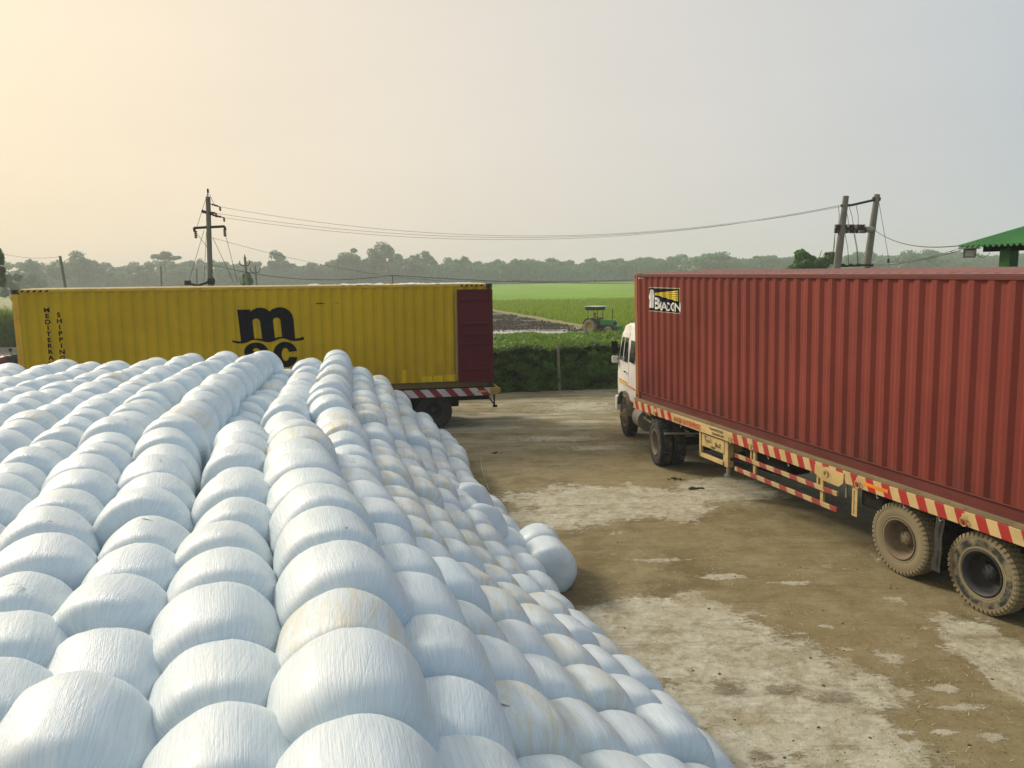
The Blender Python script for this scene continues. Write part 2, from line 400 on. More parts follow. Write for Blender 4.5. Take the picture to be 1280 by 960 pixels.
def trunkmb(h, r, seed, rx, base, n=6):
    random.seed(seed); m = MB()
    pts = [(U(-.1, .1) * i * h * .06, U(-.1, .1) * i * h * .06, h * .8 * i / 6) for i in range(7)]
    m.tube(pts, [r * (1 - .12 * i) for i in range(7)], 7)
    for k in range(n):
        q = rnd() * 6.283; z0 = base * U(.7, 1.2); e = Vector((math.cos(q), math.sin(q), 0)) * rx * U(.4, .75)
        m.tube([(0, 0, z0), (e.x * .5, e.y * .5, z0 + (h - z0) * .3), (e.x, e.y, z0 + (h - z0) * U(.4, .75))], [r * .5, r * .35, r * .12], 5)
    return m
BARK = paint('bark_brown', (0.10, 0.075, 0.05), 0.9, amt=0.3)
LF_FAR = leafmat('foliage_far_hazed', (0.035, 0.135, 0.115), (0.090, 0.205, 0.150))  # paler and bluer leaves: distance haze is put into their colour
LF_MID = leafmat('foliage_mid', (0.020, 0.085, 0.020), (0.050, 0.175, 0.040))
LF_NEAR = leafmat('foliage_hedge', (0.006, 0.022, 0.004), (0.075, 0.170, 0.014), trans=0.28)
LF_GRASS = leafmat('foliage_grass', (0.050, 0.125, 0.006), (0.185, 0.33, 0.018), trans=0.3)
LF_RICE = leafmat('foliage_rice', (0.10, 0.21, 0.002), (0.36, 0.44, 0.015), trans=0.35)
LF_CANE = leafmat('foliage_cane', (0.045, 0.10, 0.014), (0.13, 0.20, 0.03), trans=0.3)

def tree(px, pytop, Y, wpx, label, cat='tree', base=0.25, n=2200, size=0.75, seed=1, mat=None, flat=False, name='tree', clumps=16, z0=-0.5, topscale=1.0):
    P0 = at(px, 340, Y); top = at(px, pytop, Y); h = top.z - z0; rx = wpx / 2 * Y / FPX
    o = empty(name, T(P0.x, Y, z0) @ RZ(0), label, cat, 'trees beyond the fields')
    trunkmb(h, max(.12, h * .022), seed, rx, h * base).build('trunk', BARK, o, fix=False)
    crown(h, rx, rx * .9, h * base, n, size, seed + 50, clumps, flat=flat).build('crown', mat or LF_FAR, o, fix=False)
    random.seed(seed * 3 + 1)
    return o
TREES = [
 (40, 317, 250, 30, 'loose feathery tree second in from the left edge of the treeline', dict(base=.35, size=.6, n=1500)),
 (38, 336, 190, 34, 'small low rounded tree standing in the field before the feathery tree', dict(base=.3, size=.5, n=1500)),
 (97, 309, 270, 56, 'big domed hazy tree behind the leaning pole at left', dict(base=.12, n=5000, clumps=26)),
 (62, 326, 300, 26, 'thin sparse tree between the feathery tree and the big domed tree', dict(base=.35, n=1000, size=.6)),
 (180, 326, 290, 40, 'low bushy tree left of the flat-topped tree', dict(base=.15, n=2600)),
 (208, 312, 280, 29, 'flat-topped umbrella shaped tree standing above the treeline', dict(base=.58, n=2400, flat=True, clumps=12, size=.6)),
 (286, 323, 285, 44, 'dense rounded tree behind the tall power pole with three arms', dict(base=.12, n=3000)),
 (349, 309, 300, 34, 'tall open tree above the middle of the yellow container roof, left of the gap', dict(base=.35, n=2200, clumps=12)),
 (395, 325, 300, 40, 'low even tree between the tall open tree and the paired tall trees', dict(base=.15, n=2600)),
 (437, 304, 295, 40, 'tall tree with stepped crown, left of the tallest tree', dict(base=.2, n=3200, clumps=18)),
 (480, 298, 290, 46, 'tallest tree of the far treeline with twin crowns', dict(base=.2, n=3800, clumps=18)),
 (524, 306, 300, 42, 'triangular peaked tree right of the tallest tree', dict(base=.15, n=3000)),
 (577, 315, 300, 22, 'small pointed tree rising above the right end of the yellow container', dict(base=.3, n=1400, clumps=9)),
 (648, 319, 300, 44, 'broad rounded tree above the gap between the two containers, leftmost there', dict(base=.1, n=3000)),
 (696, 317, 305, 38, 'rounded tree above the middle of the gap between the containers', dict(base=.1, n=2800)),
 (770, 317, 300, 40, 'rounded tree just left of the red container top corner', dict(base=.1, n=2800)),
 (836, 319, 300, 34, 'small dome tree over the front end of the red container', dict(base=.1, n=2400)),
 (884, 311, 290, 64, 'wide dense tree over the red container, left of the near green tree', dict(base=.1, n=4200, clumps=24)),
 (955, 312, 300, 44, 'knobbly topped tree beside the near dark green tree', dict(base=.1, n=3000)),
 (1145, 309, 260, 56, 'wide hazy tree between the twin poles and the green shed', dict(base=.1, n=4200, clumps=22)),
 (1075, 313, 270, 50, 'sparse hazy tree seen between the twin poles', dict(base=.15, n=2600)),
]
for i, (px, py, Y, wp, lab, kw) in enumerate(TREES):
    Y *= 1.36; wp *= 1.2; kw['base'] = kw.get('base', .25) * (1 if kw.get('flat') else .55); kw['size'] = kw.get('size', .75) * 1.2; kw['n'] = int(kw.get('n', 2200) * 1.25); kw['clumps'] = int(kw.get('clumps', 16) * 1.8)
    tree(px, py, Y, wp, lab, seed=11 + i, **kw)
# nearer single trees
o = tree(-9, 296, 75, 36, 'darker nearer tree cut off by the left edge of the photo', seed=71, base=.4, n=2600, size=.4, mat=LF_MID, clumps=18); o['group'] = 'nearer trees'
o = tree(311, 329, 95, 33, 'small dark bushy tree beside the three-armed pole', seed=73, base=.1, n=3200, size=.34, mat=LF_MID, clumps=16); o['group'] = 'nearer trees'
o = tree(1014, 301, 62, 60, 'near dark green tree beside the twin concrete poles', seed=76, base=.50, n=7500, size=.22, mat=LF_MID, clumps=20); o['group'] = 'nearer trees'
o = tree(12, 333, 170, 40, 'rounded pale tree at the left edge under the darker tree', seed=78, base=.1, n=2600, size=.6)
# the rest of the far wood reads as one mass
random.seed(99); m = MB()
x = -60
while x < 1400:
    py = (328 if x < 640 else 328) + 3 * math.sin(x * .021) + U(-11, 6) - (x - 640) * .012
    Y = U(405, 445); Pt = at(x, py, Y); h = Pt.z + .5; rx = U(5.5, 10)
    for k in range(13):
        leafcloud(m, (Pt.x + U(-.7, .7) * rx, Y + U(-5, 5), -0.5 + h * U(.12, .86)), (rx * U(.2, .45), rx * .5, h * U(.07, .16)), 110, .95, shell=.2)
    x += U(7, 13)
# dense lower belt
for _ in range(34000):
    xx = U(-360, 360); leaf(m, Vector((xx, U(402, 412), U(-.5, 9.5 + 3.5 * noise.noise(Vector((xx * .05, 0, 0)))))), U(.9, 1.8), Vector((U(-.6, .6), -1, U(-.3, .9))))
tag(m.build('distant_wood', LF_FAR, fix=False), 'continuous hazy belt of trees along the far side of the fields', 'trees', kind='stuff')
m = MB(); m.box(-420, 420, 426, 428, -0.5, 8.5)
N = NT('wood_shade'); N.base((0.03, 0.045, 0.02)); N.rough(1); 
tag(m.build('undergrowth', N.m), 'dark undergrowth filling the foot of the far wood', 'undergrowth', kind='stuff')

# hedge along the yard edge
def hedge(x0, x1, h, depth, n, name, label, mat=LF_NEAR):
    m = MB(); L = x1 - x0
    for _ in range(n):
        x = U(x0, x1); hh = h + .14 * noise.noise(Vector((x * 1.1, 0, 0))) + .08 * noise.noise(Vector((x * 4, 3, 0)))
        r = rnd()
        if r < .62: # front face, bulging
            z = U(0, hh); y = edge(x) + .10 + .30 * noise.noise(Vector((x * 1.8, z * 2.2, 0))) + .16 * noise.noise(Vector((x * 5, z * 5, 0))) + (.12 * (z / hh) ** 6) + U(-.05, .1); nr = Vector((U(-.6, .6), -1, U(-.2, 1)))
        elif r < .92:
            z = hh + U(-.08, .10) * (1 + rnd()); y = edge(x) + .1 + U(0, depth); nr = Vector((U(-.6, .6), U(-.8, .4), 1))
        else:
            z = U(0, hh); y = edge(x) + .05 + depth + U(-.1, .1); nr = Vector((U(-.6, .6), 1, U(-.2, 1)))
        leaf(m, Vector((x, y, z)), U(.06, .13), nr)
    for _ in range(int(L * 26)):   # stray shoots on top
        x = U(x0, x1); y = edge(x) + U(.05, depth); z = h + .1 * noise.noise(Vector((x * 1.1, 0, 0)))
        for k in range(5): leaf(m, Vector((x + U(-.03, .03), y, z + k * U(.02, .05))), U(.04, .09), Vector((U(-1, 1), U(-1, 1), .5)))
    o = empty(name, T(0, 0, 0), label, 'hedge')
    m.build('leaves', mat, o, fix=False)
    c = MB(); k = 14  # solid dark core added inside the leaves to block light
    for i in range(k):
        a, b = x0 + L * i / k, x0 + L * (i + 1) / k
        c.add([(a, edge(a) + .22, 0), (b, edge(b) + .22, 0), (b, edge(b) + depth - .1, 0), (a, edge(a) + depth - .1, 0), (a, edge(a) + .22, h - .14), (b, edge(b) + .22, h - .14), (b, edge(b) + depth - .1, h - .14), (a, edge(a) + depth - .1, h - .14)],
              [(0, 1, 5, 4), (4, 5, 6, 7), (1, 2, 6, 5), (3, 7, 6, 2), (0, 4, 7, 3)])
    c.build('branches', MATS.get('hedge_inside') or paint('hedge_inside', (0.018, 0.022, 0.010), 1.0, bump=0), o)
    return o
random.seed(5)
hedge(-9, 13, 1.47, 1.0, 95000, 'hedge', 'clipped dark green hedge along the far edge of the yard')
PCC = paint('weathered_concrete', (0.30, 0.29, 0.25), 0.9, dirt=(0.12, 0.11, 0.09), amt=.5, scale=4)
pb = gnd(699, 487); m = MB(); m.box(-.05, .05, -.05, .05, 0, 1.66, bev=.01)
tag(m.build('fence_post', paint('mossy_post', (0.17, 0.17, 0.13), .9, dirt=(0.05, 0.06, 0.03), amt=.8, scale=6, streak=True), M=T(pb.x, edge(pb.x) + .02, 0) @ RY(R_(-1.5))), 'pale concrete post standing in the hedge between the trailers', 'post')

# grass strip behind the hedge (level with the field)
m = MB(); random.seed(31)
for _ in range(42000):
    x = U(-9, 16); y = U(44, 63.2)
    hgt = (.22 + .5 * max(0, noise.noise(Vector((x * .45, y * .4, 0))) + .25)) * (1.0 if y < 57 else .45)
    s = U(.10, .26); b = Vector((x, y, FZ)); tip = b + Vector((U(-.25, .25), U(-.25, .25), hgt * U(.5, 1.2))); sd_ = Vector((U(-1, 1), U(-1, 1), 0)).normalized() * s * .5
    o_ = len(m.v); m.v += [tuple(b - sd_), tuple(b + sd_), tuple(tip + sd_ * .3), tuple(tip - sd_ * .3)]; m.f.append([o_, o_ + 1, o_ + 2, o_ + 3]); m.sm.append(False)
for _ in range(9000):   # weeds
    x = U(-9, 16); y = U(47, 62); 
    if noise.noise(Vector((x * .6, y * .5, 5))) < .1: continue
    leaf(m, Vector((x, y, FZ + U(.1, .55 if y < 57 else .25))), U(.10, .24), Vector((U(-1, 1), U(-1, .3), 1)))
tag(m.build('grass', LF_GRASS, fix=False), 'rough green grass and weeds behind the hedge', 'grass', kind='stuff')
# clods turned up in the mud plot
m = MB(); random.seed(41)
for _ in range(9000):
    y = 64.5 + 42 * rnd() ** 1.3; x = U(-14, 7); t = (y - BR.y) / (BL.y - BR.y); xe = BR.x + (BL.x - BR.x) * t
    if x > xe - .4 or noise.noise(Vector((x * .25, y * .5, 0))) < -.12 + (.35 if y < 69 else 0): continue
    s = U(.06, .22); o_ = len(m.v); m.v += [(x + s * math.cos(q) * U(.7, 1.3), y + s * math.sin(q) * U(.7, 1.3), FZ) for q in (0, 1.3, 2.5, 3.8, 5.0)] + [(x + U(-.5, .5) * s, y, FZ + s * U(.5, 1.1))]
    for k in range(5): m.f.append([o_ + k, o_ + (k + 1) % 5, o_ + 5]); m.sm.append(False)
tag(m.build('mud_clods', paint('clod_earth', (0.055, 0.045, 0.032), .95, dirt=(0.20, 0.17, 0.12), amt=.8, scale=1.5), fix=False), 'churned wet clods over the muddy plot', 'mud', kind='stuff')
# standing rice
m = MB(); random.seed(32)
def inmud(x, y):
    if y < 62.6 or y > BL.y + 12: return False
    t = (y - BR.y) / (BL.y - BR.y); xe = BR.x + (BL.x - BR.x) * t
    return x < xe + .5
cnt = 0
while cnt < 60000:
    y = 63.3 + 70 * rnd() ** 1.6; x = U(-18, 46)
    if inmud(x, y) or (y < 66 and x < MR.x + .6): continue
    cnt += 1
    b = Vector((x, y, FZ)); hh = U(.35, .8) * (1 + .3 * noise.noise(Vector((x * .2, y * .2, 0)))); tip = b + Vector((U(-.18, .18), U(-.18, .18), hh)); sd_ = Vector((U(-1, 1), U(-.5, .5), 0)).normalized() * U(.03, .09)
    o_ = len(m.v); m.v += [tuple(b - sd_), tuple(b + sd_), tuple(tip + sd_ * .3), tuple(tip - sd_ * .3)]; m.f.append([o_, o_ + 1, o_ + 2, o_ + 3]); m.sm.append(False)
tag(m.build('rice_crop', LF_RICE, fix=False), 'bright green standing rice at the near side of the paddy', 'rice crop', kind='stuff')
# tall fodder crop at the left
m = MB(); random.seed(33)
for _ in range(16000):
    x = U(-52, -28); y = 57 + 6 * rnd() ** 2
    top = 2.6 + .5 * noise.noise(Vector((x * .3, y * .3, 2))); z0 = U(-.5, top - 1.0); b = Vector((x, y, z0)); hh = U(.6, 1.3)
    tip = b + Vector((U(-.5, .5), U(-.5, .3), hh)); sd_ = Vector((U(-1, 1), U(-.5, .5), 0)).normalized() * U(.03, .08)
    o_ = len(m.v); m.v += [tuple(b - sd_), tuple(b + sd_), tuple(tip + sd_ * .2), tuple(tip - sd_ * .2)]; m.f.append([o_, o_ + 1, o_ + 2, o_ + 3]); m.sm.append(False)
tag(m.build('tall_fodder_crop', LF_CANE, fix=False), 'tall green fodder crop at the left edge beyond the yellow container', 'crop', kind='stuff')
m = MB(); m.box(-54, -27, 56.2, 56.9, -.54, -.22)
tag(m.build('low_wall', PCC), 'low pale kerb wall at the foot of the tall crop', 'wall')

# ================================================================== CONTAINERS
CL, CW, CHT = 12.192, 2.438, 2.896
PIT = 0.278; X0 = 0.17
def prof(x, y0=0.010, dep=0.036):
    """depth of the corrugated side at x"""
    if x < X0 or x > CL - X0: return y0 + dep * .2
    t = ((x - X0) % PIT) / PIT
    if t < .26: return y0
    if t < .50: return y0 + dep * (t - .26) / .24
    if t < .76: return y0 + dep
    return y0 + dep * (1 - (t - .76) / .24)
def breaks():
    xs = []; k = 0
    while X0 + k * PIT < CL - X0:
        for f in (0, .26, .5, .76): xs.append(X0 + (k + f) * PIT)
        k += 1
    return [x for x in xs if x < CL - X0]
BRK = breaks()
def side_panel(z0, z1, flip=False, y=None):
    xs = [.10] + [X0 - .002] + BRK + [CL - X0 + .002, CL - .10]; m = MB(); vs = []; nz = 7
    for j in range(nz + 1):
        z = z0 + (z1 - z0) * j / nz
        for x in xs:
            d = prof(x) + .004 * noise.noise(Vector((x * .8, z * .9, 3 if flip else 1))) * (0 if j in (0, nz) else 1)
            vs.append((x, CW - d if flip else d, z))
    n = len(xs)
    m.add(vs, [(j * n + i, j * n + i + 1, (j + 1) * n + i + 1, (j + 1) * n + i) for j in range(nz) for i in range(n - 1)])
    return m
def drape(me, off, y_fn=prof):
    bm = bmesh.new(); bm.from_mesh(me)
    xsv = [v.co.x for v in bm.verts]; a, b = min(xsv), max(xsv)
    for x in BRK:
        if a < x < b:
            bmesh.ops.bisect_plane(bm, geom=bm.verts[:] + bm.edges[:] + bm.faces[:], dist=1e-6, plane_co=(x, 0, 0), plane_no=(1, 0, 0))
    for v in bm.verts: v.co.y = y_fn(v.co.x) - off
    bm.to_mesh(me); bm.free()
def poly_mesh(name, loops):
    """filled flat shape (with holes) in the x-z plane"""
    cu = bpy.data.curves.new(name, 'CURVE'); cu.dimensions = '2D'; cu.fill_mode = 'BOTH'
    for lp in loops:
        s = cu.splines.new('POLY'); s.points.add(len(lp) - 1); s.use_cyclic_u = True
        for p, (x, z) in zip(s.points, lp): p.co = (x, z, 0, 1)
    o = bpy.data.objects.new('tmp', cu); me = bpy.data.meshes.new_from_object(o); bpy.data.objects.remove(o); bpy.data.curves.remove(cu)
    for v in me.vertices: v.co = Vector((v.co.x, 0, v.co.y))
    return me
def text_mesh(s, size, x, z, align='LEFT', sx=1.0, bold=0.0, shear=0.0):
    cu = bpy.data.curves.new('t', 'FONT'); cu.body = s; cu.size = size; cu.align_x = align; cu.offset = bold; cu.shear = shear; cu.resolution_u = 3
    o = bpy.data.objects.new('tmp', cu); me = bpy.data.meshes.new_from_object(o); bpy.data.objects.remove(o); bpy.data.curves.remove(cu)
    for v in me.vertices: v.co = Vector((x + v.co.x * sx, 0, z + v.co.y))
    return me
def join_meshes(name, mes):
    m = MB()
    for me in mes:
        m.add([v.co for v in me.vertices], [tuple(p.vertices) for p in me.polygons]); bpy.data.meshes.remove(me)
    me = bpy.data.meshes.new(name); me.from_pydata(m.v, [], m.f); return me

def steel_side(name, c, low, rust, mark=0.4):
    """painted corrugated steel: sun-faded, stained lower down, scratches, rust runs"""
    N = NT(name); x, y, z = N.sep()
    v = N.noise(.55, 4); base = N.mix(N.ramp(v, .3, .7), [q * .86 for q in c], [min(1, q * 1.12) for q in c])
    panel = N.noise(1.0, 2, .5, N.comb(N.math('FLOOR', N.math('MULTIPLY', x, .82)), 0.0, 0.0)); base = N.mix(N.ramp(panel, .35, .65, 0, .3), base, [min(1, q * 1.18) for q in c])
    grime = N.math('MULTIPLY', N.ramp(z, 1.1, .05), N.ramp(N.noise(2.5, 8, .7, N.scaled((1, 1, .25))), .38, .65, 0, .75)); base = N.mix(grime, base, low)
    run = N.ramp(N.noise(6, 8, .7, N.scaled((1.4, 1.4, .10))), .60, .74, 0, mark); base = N.mix(run, base, [q * .45 for q in c])
    rs = N.ramp(N.noise(4.5, 10, .75, N.scaled((1.5, 1.5, .5))), .66, .70, 0, .85); base = N.mix(rs, base, rust)
    wh = N.ramp(N.noise(5, 9, .8, N.scaled((2.4, 2.4, .22)), dist=.5), .715, .735, 0, .6); base = N.mix(wh, base, [min(1, q * 1.6 + .18) for q in c])
    N.base(base); N.rough(N.ramp(v, .3, .7, .5, .66)); N.b.inputs['Specular IOR Level'].default_value = .22; N.bump(N.noise(8, 6, .7), .004, .6)
    return N.m
def container(name, o3, a, u, label, side_mat, rail_mat, post_mat, roof_mat, open_end=False, low_rail=None):
    a = Vector(a).normalized(); u = Vector(u).normalized(); b = u.cross(a).normalized(); u = a.cross(b)
    org = Vector(o3) - u * CHT
    M = Matrix(((a.x, b.x, u.x, org.x), (a.y, b.y, u.y, org.y), (a.z, b.z, u.z, org.z), (0, 0, 0, 1)))
    o = empty(name, M, label, 'shipping container')
    side_panel(.15, CHT - .06).build('side_wall', side_mat, o)
    side_panel(.15, CHT - .06, True).build('side_wall', side_mat, o)
    # rails
    for yy in (0, 1):
        f = (lambda q: q) if not yy else (lambda q: CW - q)
        def bx(m, x0, x1, y0, y1, z0, z1, bev=0): m.box(x0, x1, min(f(y0), f(y1)), max(f(y0), f(y1)), z0, z1, bev=bev)
        m = MB(); bx(m, .16, CL - .16, 0, .06, CHT - .075, CHT - .012, .006); m.build('top_rail', rail_mat, o)
        m = MB(); bx(m, .16, CL - .16, .030, .05, .0, .158); bx(m, .16, CL - .16, .002, .05, .150, .165, .003); bx(m, .16, CL - .16, .004, .05, .0, .012); m.build('bottom_rail', low_rail or rail_mat, o)
    for x in (0, CL - .16):
        for y in (0, CW - .16):
            m = MB(); m.box(x + (.0 if x == 0 else .01), x + (.15 if x == 0 else .16), y + (0 if y == 0 else .01), y + (.15 if y == 0 else .16), .118, CHT - .118, bev=.012)
            m.build('corner_post', post_mat, o)
            for z in (0, CHT - .118):
                m = MB(); m.box(x - .004, x + .172, y - .004, y + .164, z, z + .118 + (.003 if z else 0), bev=.008)
                cst = m.build('corner_casting', roof_mat if z else post_mat, o)
                # the oval hole of the casting
                h = MB(); yq = -.006 if y == 0 else CW + .006 - .004
                h.lathe([(0.0, 0), (.034, 0), (.034, .003), (0.0, .003)], 14, M=T(x + .085, yq, z + .06) @ Matrix.Diagonal((1, 1, .75, 1)))
                h.build('lifting_hole', HOLE, cst)
    # front end wall, corrugated
    m = MB(); n = 24; vs = []
    for j in (0, 1):
        for i in range(n * 2 + 1):
            y = .15 + (CW - .3) * i / (n * 2); vs.append((.03 + (.035 if (i // 2) % 2 else 0), y, .12 + j * (CHT - .2)))
    k = n * 2 + 1; m.add(vs, [(i, i + 1, k + i + 1, k + i) for i in range(k - 1)]); m.box(.0, .06, .15, CW - .15, CHT - .1, CHT - .01); m.box(0, .06, .15, CW - .15, 0, .12)
    m.build('end_wall', side_mat, o)
    # roof: shallow cross corrugations with a slight rise
    m = MB(); vs = []; xs = []; q = .16
    while q < CL - .16:
        xs += [(q, 0), (q + .045, .020), (q + .125, .020), (q + .17, 0)]; q += .218
    ys = [.03, .20, .26] + [.26 + (CW - .52) * i / 4 for i in range(1, 4)] + [CW - .26, CW - .20, CW - .03]
    for (x, d) in xs:
        for j, y in enumerate(ys):
            e = 0 if j in (0, 1, len(ys) - 1, len(ys) - 2) else 1
            vs.append((min(x, CL - .1), y, CHT - .010 + d * e * .9 + .012 * math.sin(math.pi * y / CW) + (0.004 if e == 0 else 0)))
    n = len(ys); m.add(vs, [(i * n + j, i * n + j + 1, (i + 1) * n + j + 1, (i + 1) * n + j) for i in range(len(xs) - 1) for j in range(n - 1)])
    m.build('roof', roof_mat, o)
    m = MB(); m.box(.1, CL - .1, .06, CW - .06, .03, .12); m.build('floor_frame', rail_mat, o)
    # door end
    if not open_end:
        for sgn in (0, 1):
            m = MB(); y0 = .16 + sgn * 1.06; m.box(CL - .06, CL - .02, y0, y0 + 1.05, .14, CHT - .13, bev=.006)
            for z in (.4, .9, 1.4, 1.9, 2.35): m.box(CL - .035, CL + .0, y0 + .08, y0 + .97, z, z + .12, bev=.012)
            d = m.build('door', side_mat, o)
            for yy in (.25, .8):
                r = MB(); r.tube([(CL + .03, y0 + yy, .12), (CL + .03, y0 + yy, CHT - .1)], .017); r.build('lock_rod', post_mat, d)
    m = MB(); m.box(CL - .06, CL, .16, CW - .16, CHT - .13, CHT - .01, bev=.005); m.box(CL - .06, CL, .16, CW - .16, 0, .13, bev=.005); m.build('door_header', rail_mat, o)
    return o, M
HOLE = paint('black_hole', (0.01, 0.01, 0.01), .9, bump=0)

RED_A = (0.3023, -0.9532, -0.0063); RED_U = (-0.0197, -0.0129, 0.9997); RED_O = (2.8673, 18.3012, 4.2882)
YEL_A = (0.979, 0.2036, -0.0085); YEL_U = (0.0085, 0.0005, 1.0); YEL_O = (-12.4527, 19.7209, 4.1878)
red_side = steel_side('red_steel', (0.185, 0.036, 0.026), (0.095, 0.030, 0.024), (0.09, 0.035, 0.018), .55)
red_rail = paint('red_rail_paint', (0.12, 0.028, 0.022), .55, dirt=(0.10, 0.045, 0.03), amt=.5, scale=2.5)
red_post = paint('rusty_orange_post', (0.30, 0.105, 0.04), .65, dirt=(0.14, 0.05, 0.025), amt=.6, scale=3, streak=True)
red_roof = paint('faded_red_roof', (0.27, 0.115, 0.09), .6, dirt=(0.2, 0.08, 0.06), amt=.5, scale=1.5)
red_c, RM = container('red_shipping_container', RED_O, RED_A, RED_U, 'faded red corrugated container with a lighthouse sign, on the nearer trailer', red_side, red_rail, red_post, red_roof)
yel_side = steel_side('yellow_steel', (0.47, 0.325, 0.002), (0.30, 0.19, 0.02), (0.22, 0.10, 0.02), .35)
yel_rail = paint('yellow_rail_paint', (0.50, 0.34, 0.02), .55, dirt=(0.18, 0.12, 0.04), amt=.55, scale=2.5)
yel_post = paint('worn_yellow_post', (0.60, 0.37, 0.03), .6, dirt=(0.30, 0.14, 0.04), amt=.6, scale=3, streak=True)
yel_roof = paint('dusty_yellow_roof', (0.50, 0.42, 0.22), .7, dirt=(0.12, 0.09, 0.05), amt=.6, scale=2)
yel_c, YM = container('yellow_shipping_container', YEL_O, YEL_A, YEL_U, 'yellow corrugated container with black lettering and a maroon door folded back', yel_side, yel_rail, yel_post, yel_roof, open_end=True, low_rail=paint('grimy_brown_rail', (0.13, 0.095, 0.03), .8, dirt=(0.05, 0.04, 0.02), amt=.5))
# top castings dark on both
DARKC = paint('grimy_casting', (0.07, 0.045, 0.03), .8, amt=.3)
for o in list(yel_c.children):
    if o.name.startswith('corner_casting'): o.data.materials[0] = DARKC
    if o.name.startswith('corner_post') and o.data.vertices[0].co.x > 6: o.data.materials[0] = DARKC

NAVY = paint('sign_navy', (0.005, 0.007, 0.022), .7, spec=.05, amt=.12, bump=0)
WHITE = paint('sign_white', (0.72, 0.73, 0.70), .5, amt=.2, bump=0)
SYEL = paint('sign_yellow', (0.72, 0.55, 0.03), .5, amt=.15, bump=0)
BLUEK = paint('logo_ink', (0.003, 0.005, 0.011), .8, spec=.05, amt=.1, bump=0)
CREAM = paint('sign_border', (0.50, 0.42, 0.30), .6, amt=.4, bump=0)
def lp(pts): return pts
# lighthouse sign: crop coords -> container coords
def sg(cx, cy): return (.68 + (cx - 185) / 710 * 1.34, CHT - .295 - (cy - 165) / 625 * .535)
def rect(x0, x1, z0, z1, n=1): return [(x0, z0), (x1, z0), (x1, z1), (x0, z1)]
xa, za = sg(185, 165); xb, zb = sg(895, 790)
me = poly_mesh('sign_panel', [rect(xa, xb, zb, za)]); drape(me, .003); me.materials.append(CREAM); sign = link('name_sign', me, red_c); sign['label'] = 'dark blue sign with a white lighthouse and yellow beams reading BEACON'
me = poly_mesh('sign_face', [rect(xa + .018, xb - .018, zb + .018, za - .018)]); drape(me, .006); me.materials.append(NAVY); link('sign_face', me, sign)
lh = [sg(*p) for p in [(240, 235), (262, 222), (288, 240), (290, 300), (306, 390), (300, 440), (292, 480), (285, 700), (215, 700), (228, 480), (196, 440), (210, 400), (228, 330), (236, 300)]]
me = poly_mesh('lighthouse', [lh]); drape(me, .009); me.materials.append(WHITE); link('lighthouse_emblem', me, sign)
beams = []
for k in range(5):
    y0 = 235 + k * 50; y1 = y0 + 40; ap = 318 + k * 8
    beams.append([sg(315, ap), sg(866, y1 + (k - 2) * 4), sg(866, y0 + (k - 2) * 4), sg(315, ap - 5)])
me = poly_mesh('beams', beams); drape(me, .009); me.materials.append(SYEL); link('light_beams', me, sign)
bx_, bz_ = sg(305, 712); ex_, ez_ = sg(428, 735)
me = join_meshes('wording', [text_mesh('B', .355, bx_ + .035, bz_, sx=1.15, bold=.010), text_mesh('EACON', .250, ex_ + .035, ez_, sx=1.02, bold=.006)]); drape(me, .009); me.materials.append(WHITE); link('lettering', me, sign)
# white hatch decals at the corner
m = []
for k in range(3): m.append([(.2 + k * .07, CHT - .115), (.24 + k * .07, CHT - .115), (.27 + k * .07, CHT - .085), (.23 + k * .07, CHT - .085)])
me = poly_mesh('hatch', m); drape(me, .004); me.materials.append(WHITE); link('hatch_marking', me, red_c)

# yellow container lettering
def yl(cx, cy):
    px, py = 280 + cx / 10.664, 370 + cy / 10.664
    t = (px - 297) / (365 - 297); return (5.36 + t * 1.39, CHT - .62 - (py - 388) / (427 - 388) * .84)
mo = [(170, 183), (345, 183), (350, 212), (375, 187), (430, 165), (490, 160), (550, 173), (600, 212), (640, 182), (700, 163), (760, 160), (820, 175), (870, 213), (902, 262), (917, 330), (928, 580), (985, 574), (1040, 558), (1052, 598), (1000, 608), (940, 614), (880, 612), (840, 598), (800, 582), (750, 574), (700, 582), (650, 606), (600, 619), (540, 620), (480, 606), (430, 590), (380, 584), (330, 592), (280, 615), (220, 629), (150, 625), (88, 606), (84, 580), (150, 596), (197, 600), (185, 380)]
h1 = [(380, 567), (372, 440), (368, 335), (384, 312), (415, 302), (445, 310), (463, 335), (472, 440), (480, 576), (430, 566)]
h2 = [(655, 565), (646, 440), (640, 330), (655, 305), (692, 296), (722, 305), (738, 330), (744, 440), (750, 552), (700, 554)]
def arc(cx, cy, rx, ry, a0, a1, n=14): return [(cx + rx * math.cos(R_(a0 + (a1 - a0) * i / n)), cy + ry * math.sin(R_(a0 + (a1 - a0) * i / n))) for i in range(n + 1)]
cc = arc(785, 790, 168, 172, -14, -346, 26) + arc(785, 790, 52, 88, -338, -22, 18)
ss = arc(395, 745, 162, 127, 10, -200, 18) + [(330, 800), (420, 835), (470, 860), (480, 900), (440, 935), (380, 940), (330, 915), (320, 880), (235, 880), (240, 930), (290, 985), (380, 1005), (480, 990), (545, 940), (560, 870), (530, 810), (450, 765), (370, 740), (345, 720), (370, 695), (410, 695), (440, 715), (448, 760)]
me = join_meshes('company_logo', [poly_mesh('m', [[yl(*p) for p in mo], [yl(*p) for p in h1], [yl(*p) for p in h2]]), poly_mesh('c', [[yl(*p) for p in cc]]), poly_mesh('s', [[yl(*p) for p in ss]])])
drape(me, .004); me.materials.append(BLUEK); link('company_logo', me, yel_c)['label'] = 'large black letters m, s and c with a wave line'
tl = []
for i, ch in enumerate('MEDITERRANEAN'): tl.append(text_mesh(ch, .158, .765, CHT - .575 - i * .151, 'CENTER', 1.15, .006))
